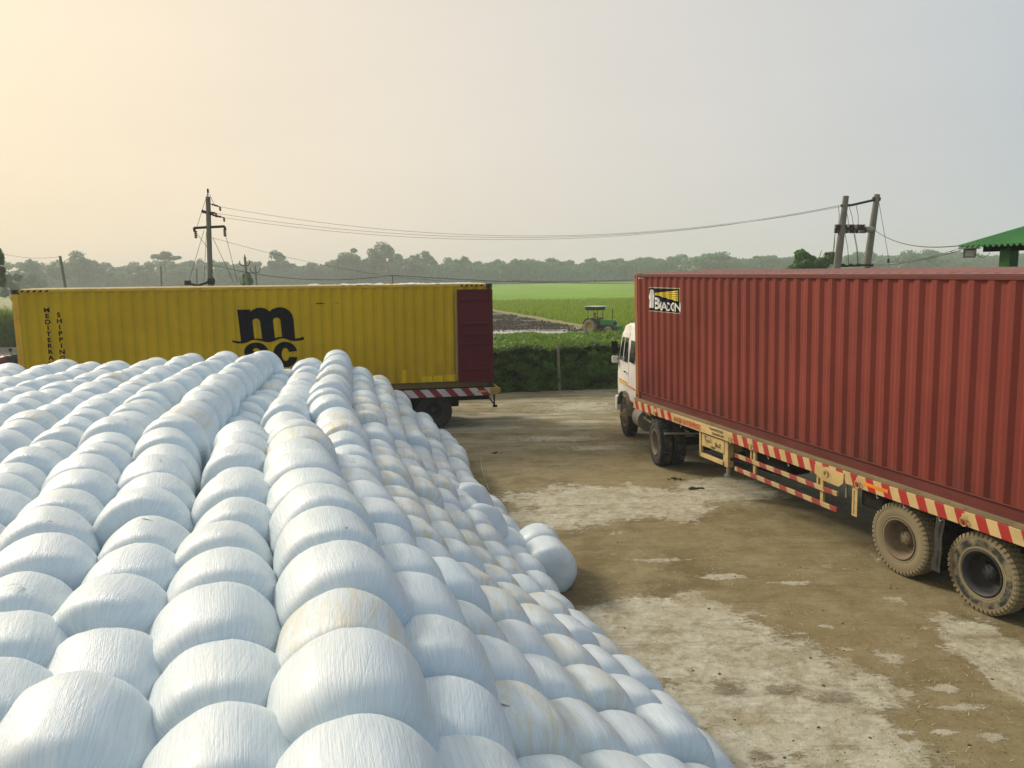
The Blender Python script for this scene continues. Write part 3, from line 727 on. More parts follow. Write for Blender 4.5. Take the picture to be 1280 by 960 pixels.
for i, ch in enumerate('SHIPPING'): tl.append(text_mesh(ch, .158, 1.035, CHT - .700 - i * .157, 'CENTER', 1.15, .006))
me = join_meshes('wording', tl); drape(me, .004); me.materials.append(BLUEK); link('lettering', me, yel_c)
# black and yellow hatch at both top corners, on the rail
for x0 in (.2, CL - .9):
    m = MB()
    for k in range(5): xk = x0 + k * .14; m.add([(xk, -.003, CHT - .070), (xk + .06, -.003, CHT - .070), (xk + .10, -.003, CHT - .022), (xk + .04, -.003, CHT - .022)], [(0, 1, 2, 3)])
    m.build('hatch_marking', BLUEK, yel_c, fix=False)
# repair patches of fresh yellow
FY = paint('fresh_yellow', (0.58, 0.41, 0.004), .4, amt=.08, bump=0)
for (xq, wq, hq) in ((9.63, .12, .36), (10.18, .27, .16), (10.50, .26, .17), (10.80, .24, .18), (11.03, .12, .20)):
    me = poly_mesh('patch', [rect(xq, xq + wq, .17, .17 + hq)]); drape(me, .0035); me.materials.append(FY); link('paint_patch', me, yel_c)
# small dent marks
me = poly_mesh('scrape', [[(7.34, 2.42), (7.42, 2.445), (7.56, 2.43), (7.62, 2.415), (7.5, 2.40), (7.4, 2.405)], [(7.86, 2.42), (7.95, 2.43), (7.98, 2.42), (7.9, 2.412)]]); drape(me, .0035); me.materials.append(DARKC); link('scrape_mark', me, yel_c)
# maroon door folded back along the side
MAROON = paint('maroon_door_paint', (0.085, 0.004, 0.011), .6, spec=.2, dirt=(0.05, 0.01, 0.012), amt=.4, scale=2)
m = MB(); dx0, dx1, dz0, dz1 = 11.20, 12.195, .155, 2.745; yo = -.085
m.box(dx0, dx1, yo + .02, yo + .06, dz0, dz1, bev=.006)
for (x0, x1, z0, z1) in ((dx0, dx0 + .07, dz0, dz1), (dx1 - .10, dx1, dz0, dz1), (dx0 + .07, dx1 - .10, dz0, dz0 + .07), (dx0 + .07, dx1 - .10, dz1 - .07, dz1)): m.box(x0, x1, yo, yo + .03, z0, z1, bev=.005)
for z in (.50, .53 + .68, 1.50, 1.79, 2.47):
    m.prism([(yo + .022, z - .055), (yo - .012, z - .022), (yo - .012, z + .022), (yo + .022, z + .055)], dx0 + .10, dx1 - .13, axis='x')
door = m.build('door', MAROON, yel_c); door['label'] = 'maroon door swung open and folded flat against the side'
m = MB(); m.tube([(dx0 - .05, -.045, .2), (dx0 - .05, -.045, 2.7)], .012)
for z in [.3 + .13 * i for i in range(18)]: m.box(dx0 - .085, dx0 - .03, -.06, -.03, z, z + .045)
m.build('door_gasket', paint('gasket_pale', (0.33, 0.27, 0.16), .7), door)
# far door still hung in its frame
m = MB(); m.box(CL - .06, CL - .02, 1.24, 2.28, .14, CHT - .13, bev=.006)
for z in (.4, .9, 1.4, 1.9, 2.35): m.box(CL - .035, CL, 1.3, 2.2, z, z + .12, bev=.012)
m.build('door', MAROON, yel_c)
# pale scraps of torn tarpaulin on the roof edge
m = MB(); random.seed(3); 
N_ = 0
for i in range(30):
    x = U(7.2, 11.6); y = U(.05, .5); m.add([(x, y, CHT + .012), (x + U(.1, .35), y + U(-.04, .04), CHT + .012), (x + U(.05, .3), y + .12, CHT + U(.03, .06)), (x - U(0, .1), y + .1, CHT + U(.015, .04))], [(0, 1, 2, 3)])
tag(m.build('tarpaulin_scraps', WHITE, M=YM, fix=False), 'pale scraps of sheeting lying along the yellow container roof edge', 'sheeting', kind='stuff')

# ================================================================== WHEELS
def rubber(name, dust, amt):
    N = NT(name); x, y, z = N.sep()
    r = N.math('SQRT', N.math('ADD', N.math('MULTIPLY', x, x), N.math('MULTIPLY', z, z)))
    nz = N.noise(7, 7, .65); d = N.ramp(N.math('ADD', nz, amt), .45, .75)
    dark = N.mix(N.noise(20, 3), (0.010, 0.012, 0.013), (0.022, 0.025, 0.026))
    N.base(N.mix(d, dark, dust)); N.rough(.85); N.bump(N.noise(60, 4), .002); return N.m
def rubber_band(name, dust):
    """tyre with dusty tread and a washed dark ring on the sidewall"""
    N = NT(name); x, y, z = N.sep()
    r = N.math('SQRT', N.math('ADD', N.math('MULTIPLY', x, x), N.math('MULTIPLY', z, z)))
    ring = N.math('MULTIPLY', N.ramp(r, .33, .35), N.ramp(r, .445, .425))
    nz = N.noise(5, 7, .65); face = N.ramp(y, .03, .0, 0, 1)
    d = N.math('MULTIPLY', N.ramp(N.math('SUBTRACT', N.math('ADD', nz, .32), N.math('MULTIPLY', ring, .33)), .40, .62), N.ramp(y, .10, .05, .12, 1))
    dark = N.mix(N.noise(20, 3), (0.008, 0.014, 0.016), (0.022, 0.03, 0.033))
    N.base(N.mix(d, dark, dust)); N.rough(.85); N.bump(N.noise(60, 4), .002); return N.m
TAN = (0.215, 0.182, 0.108)
TY_DUST = rubber('tyre_dusty', TAN, .34); TY_DARK = rubber('tyre_dark', (0.10, 0.09, 0.07), -.12); TY_BAND = rubber_band('tyre_half_dusty', TAN)
TY_BLUE = rubber('tyre_drive', (0.13, 0.12, 0.10), -.02)
RIM_DUST = paint('rim_dusty', (0.17, 0.135, 0.09), .8, dirt=(0.05, 0.045, 0.04), amt=.5, scale=5); RIM_DARK = paint('rim_dark', (0.030, 0.032, 0.034), .6, dirt=(0.12, 0.10, 0.07), amt=.5, scale=5)
def tyre_mb(R=.52, W=.27, lugs=46, rib=True, ri=.275):
    m = MB(); h = W / 2
    pr = [(ri, -h * .75), (ri + .03, -h * .95), (R * .78, -h), (R - .055, -h * .97), (R - .022, -h * .84), (R - .018, 0), (R - .022, h * .84), (R - .055, h * .97), (R * .78, h), (ri + .03, h * .95), (ri, h * .75)]
    m.lathe(pr, 64)
    m.lathe([(ri + .035, -h * .955), (ri + .045, -h * 1.01), (ri + .055, -h * .97)], 48); m.lathe([(R * .86, -h * 1.0), (R * .87, -h * 1.03), (R * .885, -h * .99)], 48)
    for k in range(lugs):
        q = 2 * math.pi * (k + .5 * 0) / lugs
        Mx = RY(q)
        wd = 2 * math.pi * R / lugs * .30
        for sgn in (-1, 1):
            y1 = sgn * h * .96; y0 = sgn * h * .34
            Mk = RY(q + (0 if sgn < 0 else math.pi / lugs))
            # shoulder block wrapping onto the sidewall
            vs = [(R - .03, y0, -wd), (R - .03, y0, wd), (R + .002, y0, wd), (R + .002, y0, -wd), (R - .03, sgn * h * .90, -wd), (R - .03, sgn * h * .90, wd), (R - .004, sgn * h * .90, wd), (R - .004, sgn * h * .90, -wd), (R - .075, sgn * h * 1.01, -wd * .8), (R - .075, sgn * h * 1.01, wd * .8), (R - .035, sgn * h * 1.02, wd * .9), (R - .035, sgn * h * 1.02, -wd * .9)]
            m.add(vs, [(0, 1, 2, 3), (3, 2, 6, 7), (0, 3, 7, 4), (1, 5, 6, 2), (7, 6, 10, 11), (8, 9, 10, 11)[::-1], (4, 7, 11, 8), (5, 9, 10, 6), (4, 8, 9, 5)], False, Mk)
        m.box(R - .03, R, -h * .26, h * .26, -wd * 1.1, wd * 1.1, M=RY(q + math.pi / lugs * .5))
    return m
def rim_mb(W=.27, deep=True, ri=.277):
    m = MB(); h = W / 2
    o = -h * .92
    if deep: pr = [(ri + .012, o), (ri + .018, o - .012), (ri - .004, o - .010), (ri - .02, o + .02), (ri - .035, o + .035), (ri - .03, o + .09), (ri - .045, o + .13), (ri - .05, o + .19), (.165, o + .215), (.10, o + .20), (.10, o + .13), (.085, o + .105), (.0, o + .10)]
    else: pr = [(ri + .012, o), (ri + .018, o - .012), (ri - .004, o - .010), (ri - .02, o + .02), (.22, o + .03), (.17, o - .04), (.12, o - .05), (.10, o - .10), (.07, o - .12), (0, o - .125)]
    m.lathe(pr, 48)
    for k in range(10):
        q = 2 * math.pi * k / 10; y = o + .20 if deep else o - .035; r = .135 if deep else .165
        m.tube([(r * math.cos(q), y, r * math.sin(q)), (r * math.cos(q), y - .03, r * math.sin(q))], .014, 6)
    for k in range(6):
        q = 2 * math.pi * (k + .5) / 6; m.tube([(.075 * math.cos(q), (o + .112 if deep else o - .115), .075 * math.sin(q)), (.075 * math.cos(q), (o + .09 if deep else o - .135), .075 * math.sin(q))], .010, 6)
    return m
MESH = {}
def wheel(parent, x, y, z, tm, rm, deep=True, W=.27, flip=False, rot=0.0, R=.52):
    """wheel part (rim) with its tyre as sub-part; outer face towards -y unless flipped"""
    key = ('r', deep, W, rm.name); 
    Mx = T(x, y, z) @ (RZ(math.pi) if flip else Matrix.Identity(4)) @ RY(rot)
    if key not in MESH:
        o = rim_mb(W, deep).build('wheel', rm, parent, Mx); MESH[key] = o.data
    else: o = link('wheel', MESH[key], parent, Mx)
    key = ('t', W, R, tm.name)
    if key not in MESH: t = tyre_mb(R, W).build('tyre', tm, o); MESH[key] = t.data
    else: t = link('tyre', MESH[key], o)
    return o

# ================================================================== TRAILERS
def stripes(name, light, redc, pitch, slant, x_lo, x_hi, dust):
    """painted warning stripes leaning along the rail; plain light paint between x_lo and x_hi"""
    N = NT(name); x, y, z = N.sep()
    s = N.math('FRACT', N.math('DIVIDE', N.math('ADD', x, N.math('MULTIPLY', z, slant)), pitch))
    k = N.math('MULTIPLY', N.ramp(s, .0, .03), N.ramp(s, .52, .49)); 
    if x_hi > x_lo: k = N.math('MULTIPLY', k, N.math('MAXIMUM', N.math('LESS_THAN', x, x_lo), N.math('GREATER_THAN', x, x_hi)))
    wear = N.ramp(N.noise(9, 9, .75), .60, .72, 0, .7)
    c = N.mix(k, N.mix(N.ramp(N.noise(3, 5), .3, .7), light, [q * .8 for q in light]), N.mix(N.noise(4, 4), redc, [q * .7 for q in redc]))
    c = N.mix(wear, c, dust); N.base(c); N.rough(.55); N.bump(N.noise(40, 4), .002); return N.m
STR_R = stripes('cream_red_stripes', (0.58, 0.43, 0.20), (0.42, 0.022, 0.020), .31, .42, 1.86, 4.12, (0.22, 0.14, 0.07))
STR_Y = stripes('white_red_stripes', (0.50, 0.50, 0.52), (0.24, 0.012, 0.018), .455, .9, 0, 0, (0.20, 0.15, 0.12))
STR_G = stripes('guard_stripes', (0.50, 0.37, 0.18), (0.33, 0.05, 0.045), .42, .6, 0, 0, (0.18, 0.13, 0.08))
CREAMP = paint('cream_trailer_paint', (0.50, 0.37, 0.16), .6, dirt=(0.14, 0.10, 0.05), amt=.6, scale=5)
CHAS = paint('chassis_black', (0.014, 0.013, 0.012), .85, spec=.12, dirt=(0.07, 0.055, 0.04), amt=.5, scale=5)
DECK = paint('dusty_deck', (0.20, 0.155, 0.09), .9, dirt=(0.09, 0.06, 0.035), amt=.6, scale=4)
STEEL = paint('dull_steel', (0.25, 0.24, 0.21), .5, dirt=(0.12, 0.09, 0.05), amt=.5, scale=8, metal=.4)
INK_R = paint('letter_red', (0.45, 0.035, 0.02), .6, amt=.2, bump=0); INK_K = paint('letter_black', (0.02, 0.02, 0.015), .7, amt=.2, bump=0); INK_G = paint('letter_green', (0.02, 0.09, 0.07), .7, amt=.1, bump=0)
ORANGE = paint('orange_reflector', (0.75, 0.24, 0.02), .4, amt=.2, bump=0)
def trailer_frame(name, o3, a, u, sref, label):
    a = Vector(a).normalized(); u = Vector(u).normalized(); b = u.cross(a).normalized(); u = a.cross(b)
    Hd = (o3[2] + a.z * sref) / u.z
    org = Vector(o3) - u * Hd
    M = Matrix(((a.x, b.x, u.x, org.x), (a.y, b.y, u.y, org.y), (a.z, b.z, u.z, org.z), (0, 0, 0, 1)))
    return empty(name, M, label, 'trailer'), M, Hd - CHT, b.z
def ring_part(parent, x, z, y=-.10):
    m = MB(); m.box(x - .05, x + .05, y + .002, y + .03, z - .01, z + .07, bev=.006)
    pts = [(x + .045 * math.sin(q), y - .02 - .01 * math.cos(q), z - .03 + .055 * math.cos(q)) for q in [i * math.pi / 8 for i in range(17)]]
    m.tube(pts, .009, 6, caps=False); m.build('tie_ring', CREAMP, parent)
tr_, TM, zb, tilt = trailer_frame('semi_trailer', RED_O, RED_A, RED_U, 8.8, 'flatbed semi-trailer with cream and red striped rail under the red container')
RY0, RY1 = -.075, -.06       # outer rail plane
m = MB(); m.box(.02, 12.35, RY0, -.045, zb - .245, zb - .062, bev=.004); m.box(.02, 12.35, -.045, .03, zb - .085, zb - .062)
rail = m.build('side_rail', STR_R, tr_)
m = MB(); m.box(.02, 12.35, CW + .045, CW + .075, zb - .245, zb - .062, bev=.004); m.build('side_rail', STR_R, tr_)
m = MB(); m.box(.02, 12.35, -.055, CW + .055, zb - .060, zb - .004, bev=.004); m.build('deck', DECK, tr_)
m = MB()
for y in (.70, 1.60): m.box(.1, 12.2, y, y + .14, zb - .50, zb - .062); m.box(.1, 12.2, y - .03, y + .17, zb - .515, zb - .50)
for k in range(25): m.box(.3 + k * .49, .38 + k * .49, -.04, CW + .04, zb - .19, zb - .064)
m.box(7.7, 9.9, .78, 1.66, .52, zb - .51)
m.build('chassis', CHAS, tr_)
# swelling plate where the rail is joined
m = MB(); m.prism([(6.45, zb - .245), (6.62, zb - .315), (7.0, zb - .33), (7.10, zb - .245), (7.10, zb - .10), (6.45, zb - .10)], RY0 - .014, RY0 - .002)
m.build('joint_plate', CREAMP, tr_)
for x in (1.11, 4.09, 4.72, 6.72, 7.40, 9.25, 11.2): ring_part(tr_, x, zb - .16, RY0 - .004)
m = MB()
for x in (2.2, 5.2, 5.75, 7.75, 8.25, 8.85, 10.3): m.tube([(x, RY0 + .01, zb - .24), (x + .01, RY0 + .01, zb - .285), (x + .03, RY0, zb - .30), (x + .045, RY0 + .01, zb - .28)], .008, 6)
m.build('rope_hook', STEEL, tr_)
# lettering on the rail
me = join_meshes('w', [text_mesh('AHUJA ENTERPRISES', .150, 1.93, zb - .215, sx=.80, bold=.003)])
for v in me.vertices: v.co.y = RY0 - .004
me.materials.append(INK_R); link('lettering', me, rail)
me = join_meshes('w', [text_mesh('TRANSPORTERS', .070, 3.34, zb - .135, sx=.95, bold=.001), text_mesh('TRANSPORT', .070, 3.42, zb - .215, sx=1.1, bold=.001)])
for v in me.vertices: v.co.y = RY0 - .004
me.materials.append(INK_K); link('lettering', me, rail)
m = MB(); m.box(7.50, 7.98, RY0 - .006, RY0 - .001, zb - .170, zb - .120); m.build('reflector', ORANGE, tr_)
# tool box in its frame
m = MB(); m.box(2.98, 3.78, -.03, .38, .80, 1.055, bev=.008); tb = m.build('tool_box', CREAMP, tr_)
me = join_meshes('w', [text_mesh('T', .13, 3.08, .935, bold=.002), text_mesh('o', .12, 3.15, .90), text_mesh('o', .12, 3.21, .91), text_mesh('L', .12, 3.30, .925), text_mesh('BoX', .13, 3.47, .875, bold=.002, sx=.9)])
for v in me.vertices: v.co.y = -.034
me.materials.append(INK_K); link('lettering', me, tb)
me = poly_mesh('blot', [[(3.30, .845), (3.36, .862), (3.44, .866), (3.50, .855), (3.46, .835), (3.42, .818), (3.37, .822)]])
for v in me.vertices: v.co.y = -.034
me.materials.append(INK_G); link('paint_blot', me, tb)
m = MB(); m.box(2.90, 2.955, -.04, .02, .57, zb - .25, bev=.005); m.box(2.90, 3.75, -.04, .02, .57, .65, bev=.006); m.build('box_frame', CREAMP, tr_)
def landing(parent, y0):
    m = MB(); m.box(3.76, 3.90, y0, y0 + .13, .55, zb - .25, bev=.008); m.box(3.72, 3.80, y0 + .01, y0 + .11, .60, zb - .3, bev=.005)
    l = m.build('landing_leg', CREAMP, parent)
    m = MB(); m.tube([(3.83, y0 + .065, .56), (3.83, y0 + .065, .40)], .045, 12); m.tube([(3.83, y0 + .065, .40), (3.83, y0 + .065, .37)], .085, 12)
    m.build('foot', STEEL, l)
landing(tr_, -.02); landing(tr_, CW - .11)
m = MB(); m.tube([(3.83, .1, .75), (3.83, CW - .1, .75)], .025); m.tube([(3.9, .05, .72), (5.2, .5, .60)], .03); m.build('cross_shaft', CHAS, tr_)
# side guards, two bars and uprights
for zz in (.83, .575):
    m = MB(); m.box(4.18, 6.93, -.06, -.02, zz, zz + .075, bev=.005); m.build('side_guard', STR_G, tr_)
    m = MB(); m.box(4.18, 6.93, CW + .02, CW + .06, zz, zz + .075, bev=.005); m.build('side_guard', STR_G, tr_)
for x in (4.70, 6.50):
    for yq in (-.018, CW - .03):
        m = MB(); m.box(x, x + .07, yq, yq + .045, .57, zb - .25, bev=.004); m.box(x - .10, x - .06, yq + .01, yq + .04, .86, zb - .25); m.build('guard_bracket', CREAMP, tr_)
# water tank slung under the deck
m = MB(); m.box(4.3, 5.55, .10, .55, .78, 1.06, bev=.03); m.build('battery_box', CHAS, tr_)
m = MB(); m.box(7.35, 7.80, .02, .5, .80, 1.08, bev=.04); m.build('air_tank', CHAS, tr_)
# hanging strap of painted plate and a rubber strip between the wheels
m = MB(); m.box(7.23, 7.34, -.035, -.030, .62, zb - .25); st_ = m.build('hanging_plate', CREAMP, tr_)
m = MB()
for k in range(14): m.box(7.262 + .004 * (k % 2), 7.285, -.037, -.0355, .66 + k * .026, .675 + k * .026)
m.build('plate_marks', INK_K, st_)
m = MB(); m.box(7.10, 7.13, -.05, -.02, .86, 1.06, bev=.003); m.build('drop_pin', STEEL, tr_)
random.seed(12)
RUB = paint('torn_rubber', (0.035, 0.038, 0.036), .8, dirt=(0.16, 0.13, 0.09), amt=.5, scale=9)
m = MB(); 
for s_k, (dx, wv) in enumerate(((0, .045), (.05, .03))):
    pts = [(8.84 + dx + .012 * math.sin(k * 1.3 + s_k) - .0 * k, -.055 - .010 * k * .4, zb - .25 - k * .082) for k in range(10)]
    for k in range(9):
        a_, b_ = pts[k], pts[k + 1]; wa, wb = wv * (1 + .25 * math.sin(k)), wv * (1 + .25 * math.sin(k + 1))
        m.add([(a_[0] - wa, a_[1], a_[2]), (a_[0] + wa, a_[1], a_[2]), (b_[0] + wb, b_[1], b_[2]), (b_[0] - wb, b_[1], b_[2]),
               (a_[0] - wa, a_[1] + .012, a_[2]), (a_[0] + wa, a_[1] + .012, a_[2]), (b_[0] + wb, b_[1] + .012, b_[2]), (b_[0] - wb, b_[1] + .012, b_[2])],
              [(0, 1, 2, 3), (7, 6, 5, 4), (0, 3, 7, 4), (1, 5, 6, 2)])
m.build('mudflap_strip', RUB, tr_)
def axle(parent, x, tilt, first, tm, rm, rear=False, yn=.155):
    for k, y in enumerate((yn, yn + .31)): wheel(parent, x, y, .522 - tilt * y, tm if k == 0 else TY_DARK, rm if k == 0 else RIM_DARK, rot=U(0, 1))
    for k, y in enumerate((CW - yn, CW - yn - .31)): wheel(parent, x, y, .522 - tilt * y, TY_DARK, RIM_DARK, flip=True, rot=U(0, 1))
    m = MB(); m.tube([(x, .3, .52 - tilt * .3), (x, CW - .3, .52 - tilt * 2.1)], .065, 10); m.box(x - .45, x + .45, .66, .76, .60, .66); m.box(x - .45, x + .45, 1.68, 1.78, .60, .66)
    m.build('axle', CHAS, parent)
axle(tr_, 8.10, tilt, True, TY_DUST, RIM_DUST); axle(tr_, 9.44, tilt, False, TY_BAND, RIM_DARK)

# yellow trailer
ty_, TYM, zy, tilty = trailer_frame('semi_trailer', YEL_O, YEL_A, YEL_U, 10.4, 'semi-trailer with white and red striped rail, under the yellow container')
m = MB(); m.box(.02, 12.10, RY0, -.045, zy - .255, zy - .035, bev=.004); m.build('side_rail', STR_Y, ty_)
m = MB(); m.box(.02, 12.10, CW + .045, CW + .075, zy - .255, zy - .035, bev=.004); m.build('side_rail', STR_Y, ty_)
m = MB(); m.box(.02, 12.25, -.044, CW + .044, zy - .060, zy - .004); m.build('deck', CHAS, ty_)
m = MB()
for y in (.70, 1.60): m.box(.1, 12.2, y, y + .14, zy - .50, zy - .062)
for k in range(25): m.box(.3 + k * .49, .38 + k * .49, -.04, CW + .04, zy - .19, zy - .064)
m.box(8.0, 11.3, .78, 1.66, .52, zy - .3)
m.build('chassis', CHAS, ty_)
BUMP = paint('mustard_rusty_bumper', (0.34, 0.24, 0.04), .7, dirt=(0.06, 0.04, 0.02), amt=.8, scale=9)
m = MB(); m.box(12.11, 12.34, -.085, CW + .085, zy - .24, zy - .03, bev=.01)
m.box(12.345, 12.40, -.06, .16, zy - .19, zy - .07, bev=.01); m.build('rear_beam', BUMP, ty_)
m = MB()
for y in (.0, CW - .1):
    m.tube([(12.0, y, zy - .25), (12.22, y, zy - .55)], .022, 6); m.tube([(12.22, y, zy - .25), (12.22, y, zy - .60)], .026, 6); m.box(12.18, 12.30, y - .04, y + .04, zy - .62, zy - .56)
m.build('underrun_bracket', CHAS, ty_)
m = MB(); m.box(11.72, 11.98, RY0 - .006, RY0 - .001, zy - .165, zy - .120); m.build('reflector', ORANGE, ty_)
for x in (9.15, 10.49, 7.81): axle(ty_, x, 0.0, False, TY_DARK, RIM_DARK, yn=.16)
for y0 in (.0, CW - .13):
    m = MB(); m.box(3.0, 3.14, y0, y0 + .13, .05, zy - .1, bev=.008); m.box(2.92, 3.22, y0 - .05, y0 + .18, 0, .05); m.build('landing_leg', CHAS, ty_)

# ================================================================== TRUCK TRACTOR
yaw = R_(94.8); Fd = Vector((math.cos(yaw), math.sin(yaw), 0)); Ld = Vector((-math.sin(yaw), math.cos(yaw), 0))
ctr = Vector((4.42, 17.42, 0))
KM = Matrix(((Fd.x, Ld.x, 0, ctr.x), (Fd.y, Ld.y, 0, ctr.y), (0, 0, 1, 0), (0, 0, 0, 1)))   # local x forward, y to the left side
tk = empty('truck_tractor', KM, 'white cab truck coupled to the red container trailer, facing the hedge', 'truck')
CABW = paint('cab_white', (0.70, 0.70, 0.68), .4, dirt=(0.30, 0.24, 0.15), amt=.45, scale=2.2, streak=True)
GLASS = paint('dark_window_glass', (0.012, 0.014, 0.016), .08, amt=.05, bump=0)
HWc = 1.12
def cab_mesh():
    pr = [(2.28, .98), (4.32, .98), (4.36, 1.55), (4.24, 1.95), (4.02, 2.72), (3.82, 2.92), (3.40, 3.00), (2.55, 2.97), (2.36, 2.86), (2.28, 2.6)]
    bm = bmesh.new()
    A = [bm.verts.new((x, -HWc + .0, z)) for x, z in pr]; B = [bm.verts.new((x, HWc, z)) for x, z in pr]
    bm.faces.new(A[::-1]); bm.faces.new(B)
    n = len(pr)
    for i in range(n): bm.faces.new((A[i], A[(i + 1) % n], B[(i + 1) % n], B[i]))
    bmesh.ops.recalc_face_normals(bm, faces=bm.faces[:])
    for v in bm.verts:
        t = max(0, (v.co.z - 1.9) / 1.1); v.co.y *= 1 - .10 * t
    bmesh.ops.bevel(bm, geom=[e for e in bm.edges if e.calc_face_angle(0) > .3], offset=.07, segments=3, affect='EDGES', profile=.6)
    return MB().bm(bm, smooth=True)
cab = cab_mesh().build('cab', CABW, tk)
def sidey(z): return HWc * (1 - .10 * max(0, (z - 1.9) / 1.1))
def side_patch(poly, off, mat, name, parent, sgn=1, th=.012):
    m = MB(); n = len(poly)
    vs = [(x, sgn * (sidey(z) + off), z) for x, z in poly] + [(x, sgn * (sidey(z) + off - th), z) for x, z in poly]
    m.add(vs, [tuple(range(n)), tuple(range(n, 2 * n))[::-1]] + [(i, (i + 1) % n, n + (i + 1) % n, n + i) for i in range(n)])
    return m.build(name, mat, parent)
for sgn in (1, -1):
    d = side_patch([(3.15, 1.02), (4.16, 1.02), (4.18, 1.95), (3.98, 2.72), (3.15, 2.76)], .010, CABW, 'door', tk, sgn)
    side_patch([(3.26, 1.98), (4.08, 1.98), (3.93, 2.60), (3.26, 2.62)], .016, GLASS, 'door_window', d, sgn)
    side_patch([(3.60, 1.98), (3.64, 1.98), (3.62, 2.61), (3.58, 2.61)], .020, CABW, 'quarter_bar', d, sgn, .006)
    side_patch([(2.55, 2.02), (2.98, 2.02), (2.98, 2.58), (2.55, 2.58)], .008, GLASS, 'rear_window', tk, sgn)
    side_patch([(2.36, 1.36), (3.10, 1.36), (3.10, 1.40), (2.36, 1.40)], .012, ORANGE, 'side_stripe', tk, sgn, .006)
    side_patch([(3.2, 1.36), (4.1, 1.36), (4.1, 1.40), (3.2, 1.40)], .022, SYEL, 'side_stripe', tk, sgn, .006)
    side_patch([(3.2, 1.43), (4.1, 1.43), (4.1, 1.46), (3.2, 1.46)], .022, ORANGE, 'side_stripe', tk, sgn, .006)
    m = MB(); m.box(3.25, 3.40, sgn * (HWc + .03) - .015, sgn * (HWc + .03) + .015, 1.70, 1.73); m.build('door_handle', HOLE, d)
    # wheel arch / mudguard
    m = MB(); pts = arc(3.30, .52, .66, .66, 20, 170, 12)
    for i in range(12):
        (x0, z0), (x1, z1) = pts[i], pts[i + 1]
        m.add([(x0, sgn * .80, z0), (x1, sgn * .80, z1), (x1, sgn * (HWc + .10), z1), (x0, sgn * (HWc + .10), z0), (x0, sgn * .80, z0 + .02), (x1, sgn * .80, z1 + .02), (x1, sgn * (HWc + .10), z1 + .02), (x0, sgn * (HWc + .10), z0 + .02)], [(0, 1, 2, 3), (4, 7, 6, 5), (3, 2, 6, 7)])
    m.build('mudguard', RIM_DUST, tk)
    # mirrors on arms
    yb = sgn * (sidey(2.3) + .02)
    m = MB(); m.tube([(4.05, yb, 2.55), (4.22, yb + sgn * .11, 2.50), (4.22, yb + sgn * .12, 2.0), (4.10, yb, 1.95)], .012, 6)
    arm = m.build('mirror_arm', CHAS, tk)
    m = MB(); m.box(4.18, 4.26, yb + sgn * .13 - .09, yb + sgn * .13 + .09, 2.12, 2.46, bev=.02); m.build('mirror', CHAS, arm)
    m = MB(); m.box(4.16, 4.24, yb + sgn * .13 - .10, yb + sgn * .13 + .08, 1.86, 2.06, bev=.03); m.build('mirror', CABW, arm)
m = MB(); m.add([(4.262, -.92, 2.02), (4.262, .92, 2.02), (4.075, .86, 2.68), (4.075, -.86, 2.68), (4.24, -.92, 2.02), (4.24, .92, 2.02), (4.05, .86, 2.68), (4.05, -.86, 2.68)], [(0, 1, 2, 3), (7, 6, 5, 4), (0, 4, 5, 1), (3, 2, 6, 7)]); m.build('windscreen', GLASS, tk)
m = MB(); m.box(4.30, 4.52, -1.15, 1.15, .52, .92, bev=.03); m.build('bumper', CABW, tk)
for sgn in (1, -1):
    m = MB(); m.tube([(4.36, sgn * .85, 1.18), (4.40, sgn * .85, 1.18)], .11, 16); m.build('headlight', WHITE, tk)
m = MB()
for y in (-.42, .34): m.box(-1.0, 4.2, y, y + .08, .72, .98)
m.box(-.55, .45, -.5, .5, .98, 1.10); m.box(1.2, 2.2, -.35, .35, .55, .95)
m.build('chassis', CHAS, tk)
for sgn in (1, -1):
    m = MB(); m.tube([(1.55, sgn * .98, .72), (2.15, sgn * .98, .72)], .26, 20); m.build('fuel_tank', paint('grey_tank', (0.22, 0.20, 0.17), .6, amt=.5, scale=4), tk)
m = MB(); m.box(.65, 1.7, .45, 1.15, .98, 1.03); m.box(.70, .75, .5, 1.1, .78, .98); m.box(1.6, 1.65, .5, 1.1, .78, .98); m.box(.7, 1.65, 1.08, 1.12, .80, .84); m.box(1.15, 1.2, 1.08, 1.12, .80, .98)
m.build('side_carrier', paint('grey_brown_metal', (0.14, 0.12, 0.09), .8, amt=.5), tk)
m = MB(); m.tube([(-.72, 1.22, .86), (-.70, .45, .84)], .022, 8); m.tube([(-.72, -1.22, .86), (-.70, -.45, .84)], .022, 8); m.build('light_bar', STEEL, tk)
m = MB(); m.tube([(3.85, .2, 2.95), (3.85, .2, 3.12)], .05, 8); m.build('roof_horn', CABW, tk)
m = MB(); m.tube([(3.9, -.35, 2.95), (3.9, -.35, 3.60)], .015, 6); m.build('aerial', CHAS, tk)
for sgn in (1, -1):
    wheel(tk, 3.30, sgn * (HWc - .09), .522, TY_BLUE, RIM_DUST, deep=False, flip=(sgn == 1), rot=.4)
    wheel(tk, 0, sgn * (HWc - .02), .522, TY_BLUE, RIM_DUST, flip=(sgn == 1), rot=.2); wheel(tk, 0, sgn * (HWc - .33), .522, TY_BLUE, RIM_DARK, flip=(sgn == 1), rot=.9)
m = MB(); m.tube([(0, -.9, .52), (0, .9, .52)], .09, 10); m.lathe([(.01, -.2), (.2, -.12), (.24, 0), (.2, .12), (.01, .2)], 16, M=T(0, 0, .52) @ RZ(math.pi / 2)); m.build('axle', CHAS, tk)
m = MB(); m.tube([(3.3, -.9, .52), (3.3, .9, .52)], .06, 8); m.build('axle', CHAS, tk)

